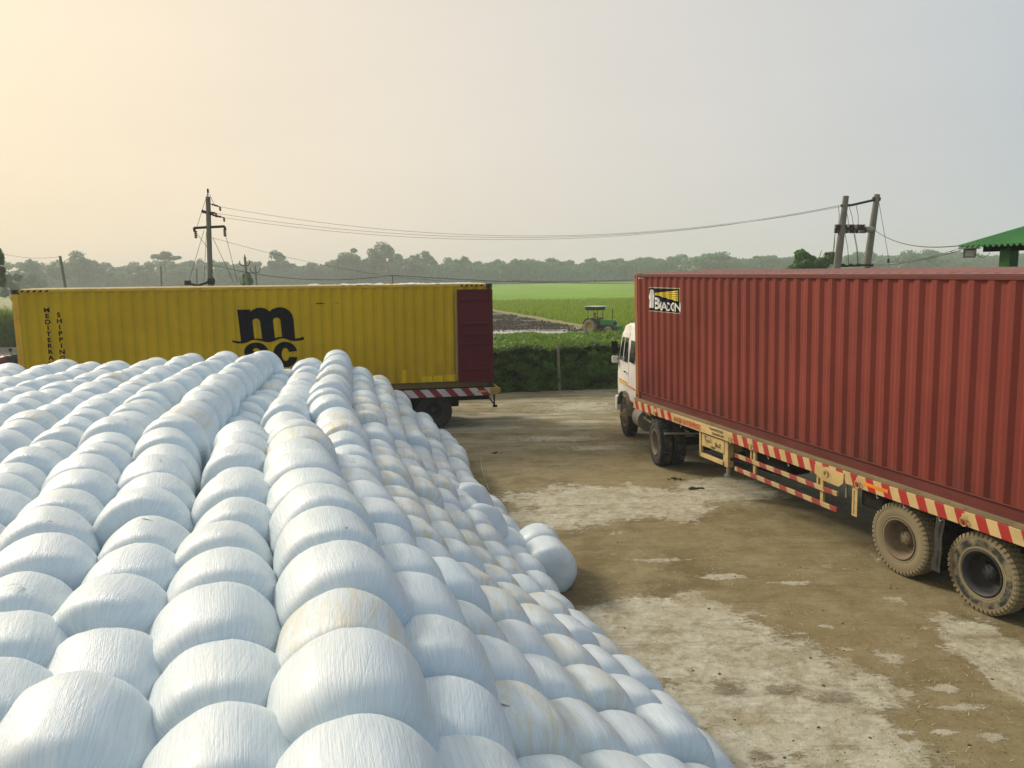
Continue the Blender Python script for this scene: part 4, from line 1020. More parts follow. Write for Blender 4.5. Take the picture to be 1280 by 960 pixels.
# ================================================================== FARM TRACTOR AND DRIVER
tp = gnd(742, 418, FZ); TS = 1.0
fyaw = R_(-42); ftr = empty('farm_tractor', T(tp.x + .15, tp.y + .6, FZ) @ RZ(fyaw) @ Matrix.Scale(.86, 4), 'small green farm tractor with a canopy, standing in the paddy beyond the hedge', 'tractor')
GRN = paint('tractor_green', (0.035, 0.21, 0.045), .4, amt=.25, scale=4); GRD = paint('tractor_dark', (0.012, 0.022, 0.018), .6, amt=.3)
CANO = paint('canopy_pale', (0.42, 0.55, 0.46), .5, amt=.2)
bm = bmesh.new(); bmesh.ops.create_cube(bm, size=1)
for v in bm.verts: v.co = Vector((1.55 + v.co.x * 1.5, v.co.y * (.56 if v.co.x < 0 else .50), 1.10 + v.co.z * .56 + (-.05 if v.co.x > 0 and v.co.z > 0 else 0)))
bmesh.ops.bevel(bm, geom=bm.edges[:], offset=.07, segments=3, affect='EDGES', profile=.6)
MB().bm(bm, smooth=True).build('bonnet', GRN, ftr)
m = MB(); m.box(2.29, 2.33, -.22, .22, .88, 1.28, bev=.01); g_ = m.build('grille', GRD, ftr)
for y in (-.14, .14):
    m = MB(); m.tube([(2.32, y, 1.22), (2.35, y, 1.22)], .055, 12); m.build('headlight', WHITE, ftr)
m = MB(); m.box(-.3, 2.2, -.2, .2, .55, .84); m.box(2.2, 2.75, -.42, .42, .50, .80, bev=.05); m.box(-.5, .4, -.35, .35, .60, .95); m.build('engine_body', GRD, ftr)
m = MB(); m.box(2.30, 2.78, -.40, .40, .52, .82, bev=.05); m.build('front_weight', GRN, ftr)
for s in (1, -1):
    t_ = MB(); pr = [(.34, -.16), (.40, -.19), (.60, -.19), (.67, -.15), (.67, .15), (.60, .19), (.40, .19), (.34, .16)]; t_.lathe(pr, 40)
    for k in range(22):
        q = 2 * math.pi * k / 22; t_.box(.655, .705, -.17, .0, -.025, .025, M=RY(q) @ RX(.35)); t_.box(.655, .705, .0, .17, -.025, .025, M=RY(q + .14) @ RX(-.35))
    r_ = MB(); r_.lathe([(.36, -.14), (.33, -.12), (.30, -.03), (.16, -.01), (.10, -.05), (0, -.05)], 28); 
    w_ = r_.build('rear_wheel', paint('tractor_rim_yellow', (0.40, 0.30, 0.08), .6, amt=.6), ftr, T(0, -s * .68, .70) @ (RZ(math.pi) if s < 0 else Matrix.Identity(4))); t_.build('tyre', TY_DUST, w_)
    t_ = MB(); t_.lathe([(.22, -.08), (.26, -.10), (.34, -.10), (.38, -.07), (.38, .07), (.34, .10), (.26, .10), (.22, .08)], 28)
    r_ = MB(); r_.lathe([(.23, -.06), (.20, -.04), (.08, -.05), (0, -.06)], 20)
    w_ = r_.build('front_wheel', MATS['tractor_rim_yellow'], ftr, T(1.95, -s * .58, .39) @ (RZ(math.pi) if s < 0 else Matrix.Identity(4))); t_.build('tyre', TY_DUST, w_)
    m = MB(); pts = arc(0, .70, .78, .78, 25, 165, 10)
    for i in range(10):
        (x0, z0), (x1, z1) = pts[i], pts[i + 1]; a_, b_ = sorted((s * .42, s * .86))
        m.add([(x0, a_, z0), (x1, a_, z1), (x1, b_, z1), (x0, b_, z0), (x0, a_, z0 + .03), (x1, a_, z1 + .03), (x1, b_, z1 + .03), (x0, b_, z0 + .03)], [(0, 3, 2, 1), (4, 5, 6, 7), (3, 7, 6, 2), (0, 1, 5, 4)])
    m.build('mudguard', GRD, ftr)
m = MB()
for x, y in ((-.45, -.45), (-.45, .45), (.62, -.42), (.62, .42)): m.tube([(x, y, 1.2), (x, y, 2.42)], .028, 6)
m.build('canopy_post', GRD, ftr)
m = MB(); m.box(-.75, 1.15, -.72, .72, 2.52, 2.57, bev=.02); cn = m.build('canopy', CANO, ftr)
m = MB(); m.box(-.6, .75, -.6, .6, 2.20, 2.51); m.build('canopy_skirt', GRD, cn)
m = MB(); m.tube([(1.9, .16, 1.35), (1.9, .16, 2.32)], .04, 8); m.build('exhaust_pipe', GRD, ftr)
m = MB(); m.box(-.25, .2, -.24, .24, .98, 1.06, bev=.02); m.box(-.30, -.22, -.24, .24, 1.05, 1.40, bev=.02); m.build('seat', GRD, ftr)
m = MB(); m.lathe([(.19, -.012), (.205, 0), (.19, .012), (.175, 0)], 20, M=T(.62, 0, 1.40) @ RY(R_(-25)) @ RX(math.pi / 2), closed=True); m.tube([(.62, 0, 1.40), (.80, 0, 1.25)], .02, 6); m.build('steering_wheel', GRD, ftr)

def skin_body(name, verts, edges, radii, mat, parent=None, M=None, sub=2):
    me = bpy.data.meshes.new(name); me.from_pydata(verts, edges, [])
    o = bpy.data.objects.new('tmp_skin', me); col.objects.link(o)
    md = o.modifiers.new('s', 'SKIN'); o.modifiers.new('b', 'SUBSURF').levels = sub
    for i, r in enumerate(radii):
        sv = me.skin_vertices[0].data[i]; sv.radius = (r, r) if not isinstance(r, tuple) else r
    me.skin_vertices[0].data[0].use_root = True
    dg = bpy.context.evaluated_depsgraph_get(); ev = o.evaluated_get(dg); m2 = bpy.data.meshes.new_from_object(ev)
    bpy.data.objects.remove(o)
    for p in m2.polygons: p.use_smooth = True
    m2.materials.clear(); m2.materials.append(mat)
    return link(name, m2, parent, M)
SKIN = paint('brown_skin', (0.20, 0.11, 0.065), .6, amt=.0, bump=0); SHIRT = paint('ochre_shirt', (0.42, 0.27, 0.07), .9, amt=.1, bump=0); HAIR = paint('black_hair', (0.012, 0.010, 0.010), .6, bump=0); TROU = paint('grey_trousers', (0.10, 0.10, 0.10), .9, bump=0)
# seated driver: pelvis, spine, neck, head, arms to the wheel, legs forward
vs = [(0, 0, 1.16), (.0, 0, 1.36), (.02, 0, 1.56), (.04, 0, 1.66), (.06, 0, 1.76), (.08, 0, 1.86),
      (.02, .19, 1.58), (.18, .24, 1.34), (.42, .17, 1.42), (.49, .16, 1.44), (.02, -.19, 1.58), (.18, -.24, 1.34), (.42, -.17, 1.42), (.49, -.16, 1.44),
      (.05, .10, 1.14), (.46, .14, 1.18), (.52, .14, .82), (.62, .15, .78), (.05, -.10, 1.14), (.46, -.14, 1.18), (.52, -.14, .82), (.62, -.15, .78)]
es = [(0, 1), (1, 2), (2, 3), (3, 4), (4, 5), (2, 6), (6, 7), (7, 8), (8, 9), (2, 10), (10, 11), (11, 12), (12, 13), (0, 14), (14, 15), (15, 16), (16, 17), (0, 18), (18, 19), (19, 20), (20, 21)]
rs = [(.13, .15), (.12, .14), (.12, .15), .055, .085, .075, .065, .048, .036, .032, .065, .048, .036, .032, .085, .065, .045, .04, .085, .065, .045, .04]
pm = ftr.matrix_world.copy() if False else T(tp.x + .15, tp.y + .6, FZ) @ RZ(fyaw) @ Matrix.Scale(.86, 4)
prs = empty('person', pm @ T(-.02, 0, 0), 'tractor driver in an ochre shirt seated under the canopy', 'person')
skin_body('body', vs, es, rs, SKIN, prs)
svs = [v for v in vs]; skin_body('shirt', [vs[0], vs[1], vs[2], vs[6], vs[7], vs[10], vs[11]], [(0, 1), (1, 2), (2, 3), (3, 4), (2, 5), (5, 6)], [(.14, .16), (.135, .155), (.135, .165), .082, .06, .082, .06], SHIRT, prs)
skin_body('trousers', [vs[0], vs[14], vs[15], vs[16], vs[18], vs[19], vs[20]], [(0, 1), (1, 2), (2, 3), (0, 4), (4, 5), (5, 6)], [(.135, .155), .095, .078, .058, .095, .078, .058], TROU, prs)
m = MB(); m.lathe([(0, .10), (.06, .085), (.095, .04), (.10, -.01), (.085, -.05), (.0, -.055)], 16, M=T(.055, 0, 1.86) @ RX(math.pi / 2)); m.build('hair', HAIR, prs)

# ================================================================== POWER POLES AND WIRES
POLE = paint('pole_concrete', (0.16, 0.165, 0.14), .9, dirt=(0.10, 0.11, 0.09), amt=.5, scale=2)
IRON = paint('arm_iron', (0.025, 0.025, 0.025), .7, amt=.3)
INSU = paint('insulator_brown', (0.05, 0.03, 0.025), .3, amt=.2, bump=0)
WIREM = paint('wire_dark', (0.035, 0.035, 0.035), .6, bump=0, amt=0)
def insul(m, p, d=Vector((0, 0, -1)), L=.28, r=.07):
    p = Vector(p); d = Vector(d).normalized(); n = 4
    for k in range(n): a_ = p + d * (L * k / n); m.tube([a_, a_ + d * L / n * .45, a_ + d * L / n * .9], [r, r * .85, r * .35], 8)
def pole_obj(name, px0, py0, px1, py1, Y, wpx, label, group='power poles'):
    """pole through two photo points at distance Y, carried down to the field"""
    t1 = at(px1, py1, Y); t0 = at(px0, py0, Y); d = (t1 - t0) / (t1.z - t0.z); base = t0 + d * (-.5 - t0.z)
    o = empty(name, T(*base), label, 'power pole', group); r = wpx / 2 * Y / FPX
    m = MB(); top = t1 - base; m.tube([(0, 0, 0), top * .5, top], [r * 1.15, r, r * .85], 10); m.build('pole', POLE, o)
    return o, base, t1, r
Yp = 31
o1, b1, t1, r1 = pole_obj('power_pole', 263, 355, 260, 246, Yp, 6.5, 'tall concrete power pole with crossarms behind the yellow container')
def L1(x, y, dY=0): return at(x, y, Yp + dY) - b1
m = MB(); m.box(-.10, .10, -.06, .06, -.05, .05, M=T(*L1(260, 284))); a0, a1 = L1(242.5, 285), L1(280.5, 283)
m.tube([a0, a1], .055, 6); m.tube([a0, a0 + Vector((.02, 0, -.15))], .05, 6); m.tube([a1, a1 + Vector((.03, 0, -.15))], .05, 6); m.build('crossarm', IRON, o1)
m = MB(); insul(m, a0 + Vector((.05, 0, -.12))); insul(m, a1 + Vector((0, 0, -.12))); m.build('insulator', INSU, o1)
m = MB(); m.tube([L1(252.5, 264), L1(266, 268)], [.07, .05], 6); m.build('crossarm', IRON, o1)
m = MB(); m.tube([L1(260, 246), L1(259.8, 241)], .02, 6); insul(m, L1(259.8, 241), Vector((0, 0, 1)), .16, .06); m.build('insulator', INSU, o1)
ends1 = [L1(275, 258.5, .1), L1(270, 266.5, -.3), L1(280, 272, -.1)]
for e, s in zip(ends1, (L1(262, 254.5), L1(262, 265.5), L1(262, 268))):
    m = MB(); m.tube([s, e], .02, 6); insul(m, s.lerp(e, .25), e - s, (e - s).length * .6, .045); insul(m, e, Vector((0, 0, -1)), .16, .05); m.build('insulator', INSU, o1)
m = MB(); q0 = L1(235, 354); q1 = L1(264, 351.5); m.tube([q0, L1(247, 357), q1], .05, 6); m.box(-.12, .10, -.05, .05, -.08, .10, M=T(*q0)); m.tube([q1 + Vector((-.1, 0, 0)), q1 + Vector((.1, 0, 0))], .15, 8); m.build('cable_bracket', IRON, o1)
m = MB()
for (xa_, ya_, xb_, yb_) in ((259, 243, 246, 284), (255, 288, 236, 352), (258, 290, 255, 352), (266, 297, 292, 353), (281, 290, 297, 353), (247, 293, 262, 313), (262, 243, 268, 256)):
    m.tube([L1(xa_, ya_), L1(xb_, yb_)], .009, 4)
m.build('stay_wire', WIREM, o1)

# twin pole structure
Yd = 33
dp_ = empty('twin_pole_structure', T(*(at(1030, 455, Yd).x, Yd, 0)), 'pair of leaning concrete poles joined by crossarms and switchgear behind the red container', 'power pole', 'power poles')
bd = dp_.location.copy()
def L2(x, y, dY=0): return at(x, y, Yd + dY) - bd
for (x0, y0, x1, y1, dY) in ((1046.5, 333, 1057.5, 245, 0), (1083.5, 333, 1096.5, 243, .4)):
    A, B = L2(x0, y0, dY), L2(x1, y1, dY); d = (B - A) / (B.z - A.z); base = A + d * (0 - A.z)
    m = MB(); m.tube([base, A.lerp(B, .3), B], [.17, .145, .115], 10); m.build('pole', POLE, dp_)
m = MB(); m.tube([L2(1051, 257), L2(1064, 256.5), L2(1097, 249, .4)], .055, 6); m.tube([L2(1091, 248.5, .4), L2(1100, 249, .4)], .09, 6); m.build('crossarm', IRON, dp_)
m = MB(); m.box(-.75, .45, -.06, .06, -.06, .06, M=T(*L2(1073, 286))); m.tube([L2(1083, 287), L2(1092, 286.5, .4)], .13, 4); m.build('switch_frame', paint('galvanised_grey', (0.30, 0.30, 0.28), .5, amt=.4), dp_)
for px_ in (1050, 1062.5, 1076):
    m = MB()
    for k in range(3):
        for q in (-1, 1): insul(m, L2(px_ + (k - 1) * 4.0, 286 + q * 1, 0), Vector((U(-.3, .3), 0, q)), .22, .11)
    m.tube([L2(px_ - 6, 285), L2(px_ + 6, 287)], .03, 6); m.build('insulator', INSU, dp_)
m = MB(); m.tube([L2(1046, 333), L2(1088, 331)], .05, 6); 
for px_ in (1052, 1061, 1071, 1087): insul(m, L2(px_, 331.5), Vector((1, 0, 0)), .16, .07)
m.build('low_crossarm', IRON, dp_)
m = MB()
for (xa_, ya_, xb_, yb_) in ((1048, 257, 1048, 283), (1061, 257, 1067, 284), (1070, 255, 1073, 284), (1056, 258, 1061, 284), (1044, 290, 1039, 333), (1044, 290, 1037, 334), (1056, 290, 1061, 331), (1068, 290, 1073, 331), (1067, 290, 1072, 331)):
    a_, b_ = L2(xa_, ya_), L2(xb_, yb_); mid = a_.lerp(b_, .5) + Vector((.04, 0, 0)); m.tube([a_, mid, b_], .011, 4)
m.tube([L2(1098, 249, .4), L2(1111, 324, .4), L2(1112, 345, .4)], .010, 4); insul(m, L2(1110.6, 324, .4), Vector((0, 0, -1)), .16, .07); m.build('drop_wire', WIREM, dp_)

def small_pole(x0, y0, x1, y1, Y, wpx, label, arms=0):
    o, b, t, r = pole_obj('power_pole', x0, y0, x1, y1, Y, wpx, label)
    k = Y / FPX
    if arms:
        m = MB(); c = at(x1, y1 + 11 * (1 if arms > 1 else .5), Y) - b
        m.tube([c + Vector((-6 * k, 0, 3 * k)), c + Vector((-4 * k, 0, 0)), c, c + Vector((4 * k, 0, 0)), c + Vector((6 * k, 0, 3 * k))], .6 * k, 5)
        m.build('crossarm', IRON, o)
        m = MB()
        for q in (-6, 6): insul(m, c + Vector((q * k, 0, 3 * k)), Vector((0, 0, 1)), 3 * k, .9 * k)
        insul(m, at(x1, y1, Y) - b, Vector((0, 0, 1)), 3 * k, .9 * k); m.build('insulator', INSU, o)
    return o
small_pole(82, 360, 75, 320, 55, 3.6, 'leaning bare pole above the left end of the yellow container')
small_pole(202, 358, 201, 333, 100, 2.2, 'thin upright pole under the flat-topped tree')
small_pole(309, 357, 306, 321, 80, 3.4, 'pole with three raised insulators beside the small dark tree', 2)
small_pole(321, 357, 319, 335, 115, 2.6, 'short pole with crossarm just right of the three-insulator pole', 1)
small_pole(246, 356, 246, 336, 90, 1.8, 'thin short pole just left of the tall crossarm pole')
small_pole(491, 356, 490.5, 344, 30.5, 1.6, 'slim post holding up the low cable behind the yellow container')

def wire(A, B, sag, r, label, n=28):
    A, B = Vector(A), Vector(B); m = MB()
    m.tube([A.lerp(B, i / n) - Vector((0, 0, sag * 4 * (i / n) * (1 - i / n))) for i in range(n + 1)], r, 5, caps=False)
    return tag(m.build('overhead_wire', WIREM, fix=False), label, 'wire', 'overhead wires')
TW = 'between the crossarm pole and the twin poles'
dpe = [at(1051, 256.5, Yd), at(1059, 257, Yd), at(1047, 258, Yd)]
wire(ends1[0] + b1, dpe[0], 1.18, .006, 'highest of the three long thin wires ' + TW)
wire(ends1[1] + b1, dpe[1], 1.10, .006, 'middle of the three long thin wires ' + TW)
wire(ends1[2] + b1, dpe[2], 1.08, .006, 'lowest of the three long thin wires ' + TW)
wire(at(265, 331, Yp), at(491, 344, 30.5), .35, .010, 'dark low cable from the crossarm pole to the slim post')
wire(at(491, 344, 30.5), at(792, 354, 34), .10, .010, 'dark low cable sagging right of the slim post over the field')
wire(at(792, 354, 34), at(1045, 333, Yd), .10, .010, 'dark low cable rising behind the red container to the twin poles')
wire(at(265, 297, Yp), at(640, 351, 44), .6, .006, 'thin pale wire slanting down from the crossarm pole across the treeline')
wire(at(640, 351, 44), at(1020, 334, 40), .25, .012, 'thin pale wire low over the far field')
wire(at(1091, 286, Yd + .4), at(1200, 307, 18.3), .28, .012, 'thick black cable from the twin poles down to the green roof')
wire(at(1088, 331, Yd), at(1202, 312.5, 18.4), .12, .010, 'lower cable from the twin poles to the floodlight corner')
wire(at(1111, 327, Yd), at(1195, 312, 18.4), .10, .008, 'thinnest wire from the stay insulator to the green roof')
wire(at(1, 316.5, 60), at(74, 321, 55), .2, .012, 'faint wire running left from the leaning bare pole')

# ================================================================== GREEN SHED
GRS = paint('green_roof_sheet', (0.040, 0.19, 0.055), .45, dirt=(0.05, 0.16, 0.06), amt=.4, scale=1.2); GRP = paint('green_post_paint', (0.014, 0.12, 0.025), .5, amt=.3)
sx, sy = at(1197, 308.5, 18.2).x, 18.2; sz = at(1197, 308.5, 18.2).z
e_ = Vector(RED_A); e_.z = 0; e_.normalize(); n_ = Vector((-e_.y, e_.x, 0))      # eave runs with the lorry, n_ away from it
SM = Matrix(((e_.x, n_.x, 0, sx), (e_.y, n_.y, 0, sy), (0, 0, 1, 0), (0, 0, 0, 1)))
shed = empty('open_shed', SM, 'open shed with green corrugated roof behind the red container', 'shed')
m = MB(); P_ = .142; LX, WY, sl_ = 9.0, 6.0, .222; nx = int(LX / P_ * 8); vs = []
for i in range(nx + 1):
    x = LX * i / nx; zz = .032 * math.cos(2 * math.pi * x / P_)
    for j in (0, 1): 
        vs.append((x, j * WY, sz + zz + j * WY * sl_))
m.add(vs, [(2 * i, 2 * i + 1, 2 * i + 3, 2 * i + 2) for i in range(nx)], True)
rf = m.build('roof', GRS, shed)
sol = rf.modifiers.new('t', 'SOLIDIFY'); sol.thickness = .006
m = MB(); random.seed(4)
for j in range(4):
    for i in range(int(LX / P_ / 3)): x = i * P_ * 3 + P_; y = .35 + j * 1.4; m.tube([(x, y, sz + y * sl_ + .02), (x, y, sz + y * sl_ + .055)], .012, 6)
m.build('roof_bolt', STEEL, rf)
m = MB()
for (x, y) in ((.9, .50), (4.6, .50), (8.4, .50), (.9, 5.6), (4.6, 5.6), (8.4, 5.6)):
    q = MB(); q.box(x - .13, x + .13, y - .13, y + .13, 0, sz + y * sl_ - .12, bev=.01); q.build('post', GRP, shed)
m = MB(); m.box(.3, LX - .1, .42, .56, sz - .13, sz + .02); m.box(.3, LX - .1, 5.5, 5.62, sz + 5.5 * sl_ - .18, sz + 5.5 * sl_ - .06)
for x in (.9, 4.6, 8.4): m.prism([(.2, sz - .10), (5.8, sz + 5.8 * sl_ - .17), (5.8, sz + 5.8 * sl_ - .05), (.2, sz + .00)], x - .05, x + .05, axis='x')
m.build('roof_beam', CHAS, shed)
# floodlight at the roof corner
fl = at(1212, 316.5, 18.0)
fo = empty('floodlight', T(*fl) @ RZ(R_(-30)) @ RX(R_(12)) @ Matrix.Scale(.8, 4), 'black framed floodlight hanging under the corner of the green roof', 'floodlight')
m = MB()
for (x0, x1, z0, z1) in ((-.15, -.125, -.10, .10), (.125, .15, -.10, .10), (-.15, .15, -.115, -.095), (-.15, .15, .095, .115)): m.box(x0, x1, -.04, .04, z0, z1)
m.box(-.125, .125, .0, .05, -.095, .095); m.build('housing', IRON, fo)
m = MB(); m.box(-.124, .124, -.025, -.015, -.094, .094); m.build('lens', paint('frosted_glass', (0.42, 0.45, 0.42), .25, amt=.15, bump=0), fo)
m = MB(); m.box(-.30, .26, .0, .03, .12, .16); m.box(-.17, -.155, -.01, .02, -.02, .14); m.box(.155, .17, -.01, .02, -.02, .14); m.build('bracket', paint('pale_bracket', (0.50, 0.52, 0.50), .5), fo)
m = MB(); m.tube([(.1, .05, -.02), (.32, .1, -.16), (.50, .1, -.05), (.42, .1, .10), (.75, .2, .05), (1.0, .3, .02)], .008, 5); m.build('cable', WIREM, fo)

# ================================================================== SMALL THINGS
# parked motorcycle mostly cut off at the left edge
mc = gnd(1, 466); Ym = 38.0; mo_ = at(2, 440, Ym)
mcy = empty('motorcycle', T(mo_.x + .15, Ym, -.54) @ RZ(R_(0)) @ Matrix.Scale(1.45, 4), 'dark maroon motorcycle parked at the left edge beyond the yellow container', 'motorcycle')
BLK = paint('bike_black', (0.012, 0.012, 0.014), .5, amt=.2); MRN = paint('bike_maroon', (0.12, 0.010, 0.015), .35, amt=.15)
m = MB(); m.lathe([(.0, -.12), (.10, -.13), (.15, -.05), (.16, .1), (.12, .25), (0, .28)], 16, M=T(.05, 0, .82) @ RZ(R_(90))); m.build('fuel_tank', MRN, mcy)
m = MB(); m.box(-.75, -.10, -.13, .13, .76, .84, bev=.03); m.build('seat', BLK, mcy)
m = MB(); m.box(-.35, .25, -.12, .12, .35, .70, bev=.04); m.build('engine', BLK, mcy)
m = MB(); m.box(.10, .36, -.16, .16, .62, 1.0, bev=.05); m.build('fairing', BLK, mcy)
m = MB(); m.tube([(.42, -.36, 1.04), (.34, -.12, 1.0), (.34, .12, 1.0), (.42, .36, 1.04)], .018, 6); m.tube([(.30, 0, 1.0), (.62, 0, .32)], .03, 6); m.build('handlebar', BLK, mcy)
for s in (1, -1):
    m = MB(); m.tube([(.40, s * .28, 1.03), (.42, s * .34, 1.16)], .008, 5); m.lathe([(0, -.01), (.06, -.008), (.06, .01), (0, .012)], 12, M=T(.42, s * .35, 1.20)); m.build('mirror', BLK, mcy)
for x in (-.62, .64):
    m = MB(); m.lathe([(.24, -.03), (.28, -.05), (.315, -.02), (.315, .02), (.28, .05), (.24, .03)], 28, M=T(x, 0, .315), closed=True); m.tube([(x, -.08, .315), (x, .08, .315)], .05, 8)
    for k in range(10): q = k * .628; m.tube([(x, 0, .315), (x + .25 * math.cos(q), 0, .315 + .25 * math.sin(q))], .006, 4)
    m.build('wheel', BLK, mcy)
# pebbles, leaves and dung crumbs scattered over the yard
m = MB(); random.seed(77)
for _ in range(1600):
    p = gnd(U(560, 1280), 500 + 460 * rnd() ** .7); s = U(.003, .009) * (1 + 1.5 * (rnd() < .04))
    m.add([(p.x + s * math.cos(q) * U(.7, 1.2), p.y + s * math.sin(q) * U(.7, 1.2), .001) for q in (0, 1.3, 2.5, 3.8, 5.0)] + [(p.x, p.y, s * .8)], [(0, 1, 5), (1, 2, 5), (2, 3, 5), (3, 4, 5), (4, 0, 5)])
tag(m.build('gravel', paint('dark_crumbs', (0.10, 0.08, 0.05), .95, dirt=(.3, .27, .2), amt=.9, scale=20), fix=False), 'loose grit and crumbs scattered over the yard', 'grit', kind='stuff')
for (px, py, r, lab) in ((846, 599, .20, 'dark clod on the pale concrete left of the other clod'), (870, 611, .17, 'dark clod on the pale concrete nearest the landing leg'), (620, 566, .16, 'dark clod between the bale stack and the open yard')):
    p = gnd(px, py); m = MB(); random.seed(int(px))
    for k in range(16): q = rnd() * 6.28; d = r * rnd(); s = U(.02, .05); m.lathe([(0, s * .6), (s * .7, s * .45), (s, 0)], 7, M=T(d * math.cos(q), d * .6 * math.sin(q), .0) @ RX(math.pi / 2))
    tag(m.build('dirt_clod', paint('dark_clod', (0.035, 0.030, 0.018), .95), M=T(p.x, p.y, .0), fix=False), lab, 'clod', 'dark clods on the yard')
m = MB(); random.seed(78)
for _ in range(900):
    p = gnd(U(560, 1280), 500 + 460 * rnd() ** .8); q = rnd() * 3.14; L = U(.01, .05); w = U(.002, .006); dx, dy = math.cos(q) * L, math.sin(q) * L
    m.add([(p.x - dx - dy * w / L, p.y - dy + dx * w / L, .004), (p.x - dx + dy * w / L, p.y - dy - dx * w / L, .004), (p.x + dx, p.y + dy, .012)], [(0, 1, 2)])
tag(m.build('straw', paint('dry_straw', (0.50, 0.44, 0.28), .95, bump=0), fix=False), 'scraps of straw and chaff scattered over the yard', 'straw', kind='stuff')
# thin straw-coloured rope on the ground
pts = [gnd(*q, z=.008) for q in ((601, 572), (602, 582), (604, 592), (608, 604), (611, 612))]
m = MB(); m.tube(pts, .008, 5); tag(m.build('rope', paint('straw', (0.5, 0.42, 0.24), .9)), 'thin pale piece of twine lying on the yard beside the bales', 'twine')

# ================================================================== BALES
ROWS = [
('L7', [(1.5, [(-25, 472), (15.5, 453)])]),
('L6', [(1.5, [(-20, 482), (4, 473), (43.6, 461), (78.8, 449)])]),
('L5', [(1.5, [(-20, 493), (8.4, 484), (49, 472), (84.4, 462.4), (115, 449)])]),
('L4', [(1.5, [(-15, 512), (11, 502), (50.6, 483.5), (88.6, 471), (122, 460), (146, 449.8)])]),
('L3', [(1.5, [(-25, 545), (7, 528), (46, 508), (79, 494), (117, 478), (146, 464.5), (171.6, 454.7), (196, 444)])]),
('L2', [(1.52, [(-40, 640), (14, 565.5), (41, 554.5), (60, 542.6), (91, 518), (122, 499), (154.7, 479), (179, 467.5), (211.6, 453.4), (239, 440)])]),
('L1', [(1.47, [(-28, 830), (-5, 775), (23, 712), (65.6, 607), (107, 563.7), (131, 533.5), (156, 511.6), (180, 486), (205, 474), (230, 462), (254, 453), (282, 439.4)])]),
('A', [(1.50, [(84.5, 851), (116.6, 775), (149, 716), (160, 669), (180, 636), (186, 598), (194, 570.6), (200.6, 552.7), (207, 536)]), (1.42, [(222.5, 514), (235, 502), (247.5, 492.5), (261.6, 477.7), (280, 465), (297.5, 449.5), (315, 442.5), (335, 434.7)])]),
('B', [(1.50, [(271, 878), (268, 790), (268, 719), (276, 672), (284, 635), (289.6, 600), (292, 572.6), (298, 552), (301, 528)]), (1.88, [(291, 522), (300.6, 516), (310, 501), (325.6, 488), (344, 470.6), (361, 457.7)])]),
('C', [(1.42, [(446, 876), (437, 784), (425, 713.5), (412, 654.4), (404, 619), (387, 596.5), (381.5, 569), (376, 546.7), (367.5, 519.4)]), (1.68, [(356.6, 509.5), (359, 497.5), (368, 480), (379, 466), (387.5, 443.6)])]),
('D', [(1.76, [(571, 923), (548, 820), (527, 754), (501, 705), (480, 671), (468.7, 639.5), (453, 608.6), (438, 568), (428, 549), (424, 524), (418.5, 495)]), (1.62, [(410, 490), (411, 472), (415.6, 460), (421, 446), (421, 436)])]),
('E', [(2.1, [(671, 930), (620, 851.5), (593, 782), (565, 739), (540, 703), (514, 674), (502.5, 643), (494, 618), (484, 597.5), (476, 566), (468, 545), (463.4, 524)]), (2.0, [(457, 512), (452, 496), (449, 481), (447, 466), (446.6, 455)])]),
('F', [(2.5, [(761, 935), (694, 869), (659, 807), (625, 762), (598, 728), (566, 700.6), (552, 671), (538, 646), (528, 626), (518, 608), (509, 584), (504, 571), (493, 549)]), (2.35, [(485, 532), (479, 511.6), (476, 489), (471, 466.6)])]),
('G', [(2.9, [(819, 942), (752, 872), (711, 818), (676.6, 780), (644.5, 741), (615, 719), (598.6, 694), (579.7, 667.6), (569, 653), (555.6, 625), (541.8, 595.5), (527.5, 582), (513.4, 548)]), (2.75, [(507, 530), (504, 512), (496, 493.6), (494.7, 483.4)])]),
('H', [(3.3, [(860, 940), (808, 883), (764, 834), (723, 792), (691, 760), (659, 736), (637, 710.6), (621, 690.5), (607, 673.6), (597, 654)]), (3.2, [(554, 593), (546, 582), (540, 566), (533.7, 544), (529, 525.6), (524, 513)])]),
('I', [(3.69, [(895, 955), (846, 902), (802, 850), (761, 813.5), (735, 782), (694, 754), (673.7, 729.6), (655, 705.4), (643, 685), (638, 662.5)]), (3.62, [(607, 618.6), (597, 609), (580.6, 602), (573, 590), (565, 570), (563, 552), (548, 533.4)])]),
]
N = NT('white_stretch_film'); x, y, z = N.sep()          # bale axis is local x
oi = N.n('ShaderNodeObjectInfo')
cs = N.n('ShaderNodeSeparateColor'); N.l(oi.outputs['Color'], cs.inputs[0])
ang = N.math('ARCTAN2', y, z); rr = N.math('SQRT', N.math('ADD', N.math('MULTIPLY', y, y), N.math('MULTIPLY', z, z)))
rn = N.math('MULTIPLY', oi.outputs['Random'], 37.0)
sv = N.comb(N.math('MULTIPLY', ang, 12.0), N.math('ADD', N.math('MULTIPLY', x, 1.1), N.math('MULTIPLY', rr, 1.3)), rn)
streak = N.noise(3.6, 5, .62, sv, dist=.35); fine = N.noise(11, 4, .7, sv, dist=.2)
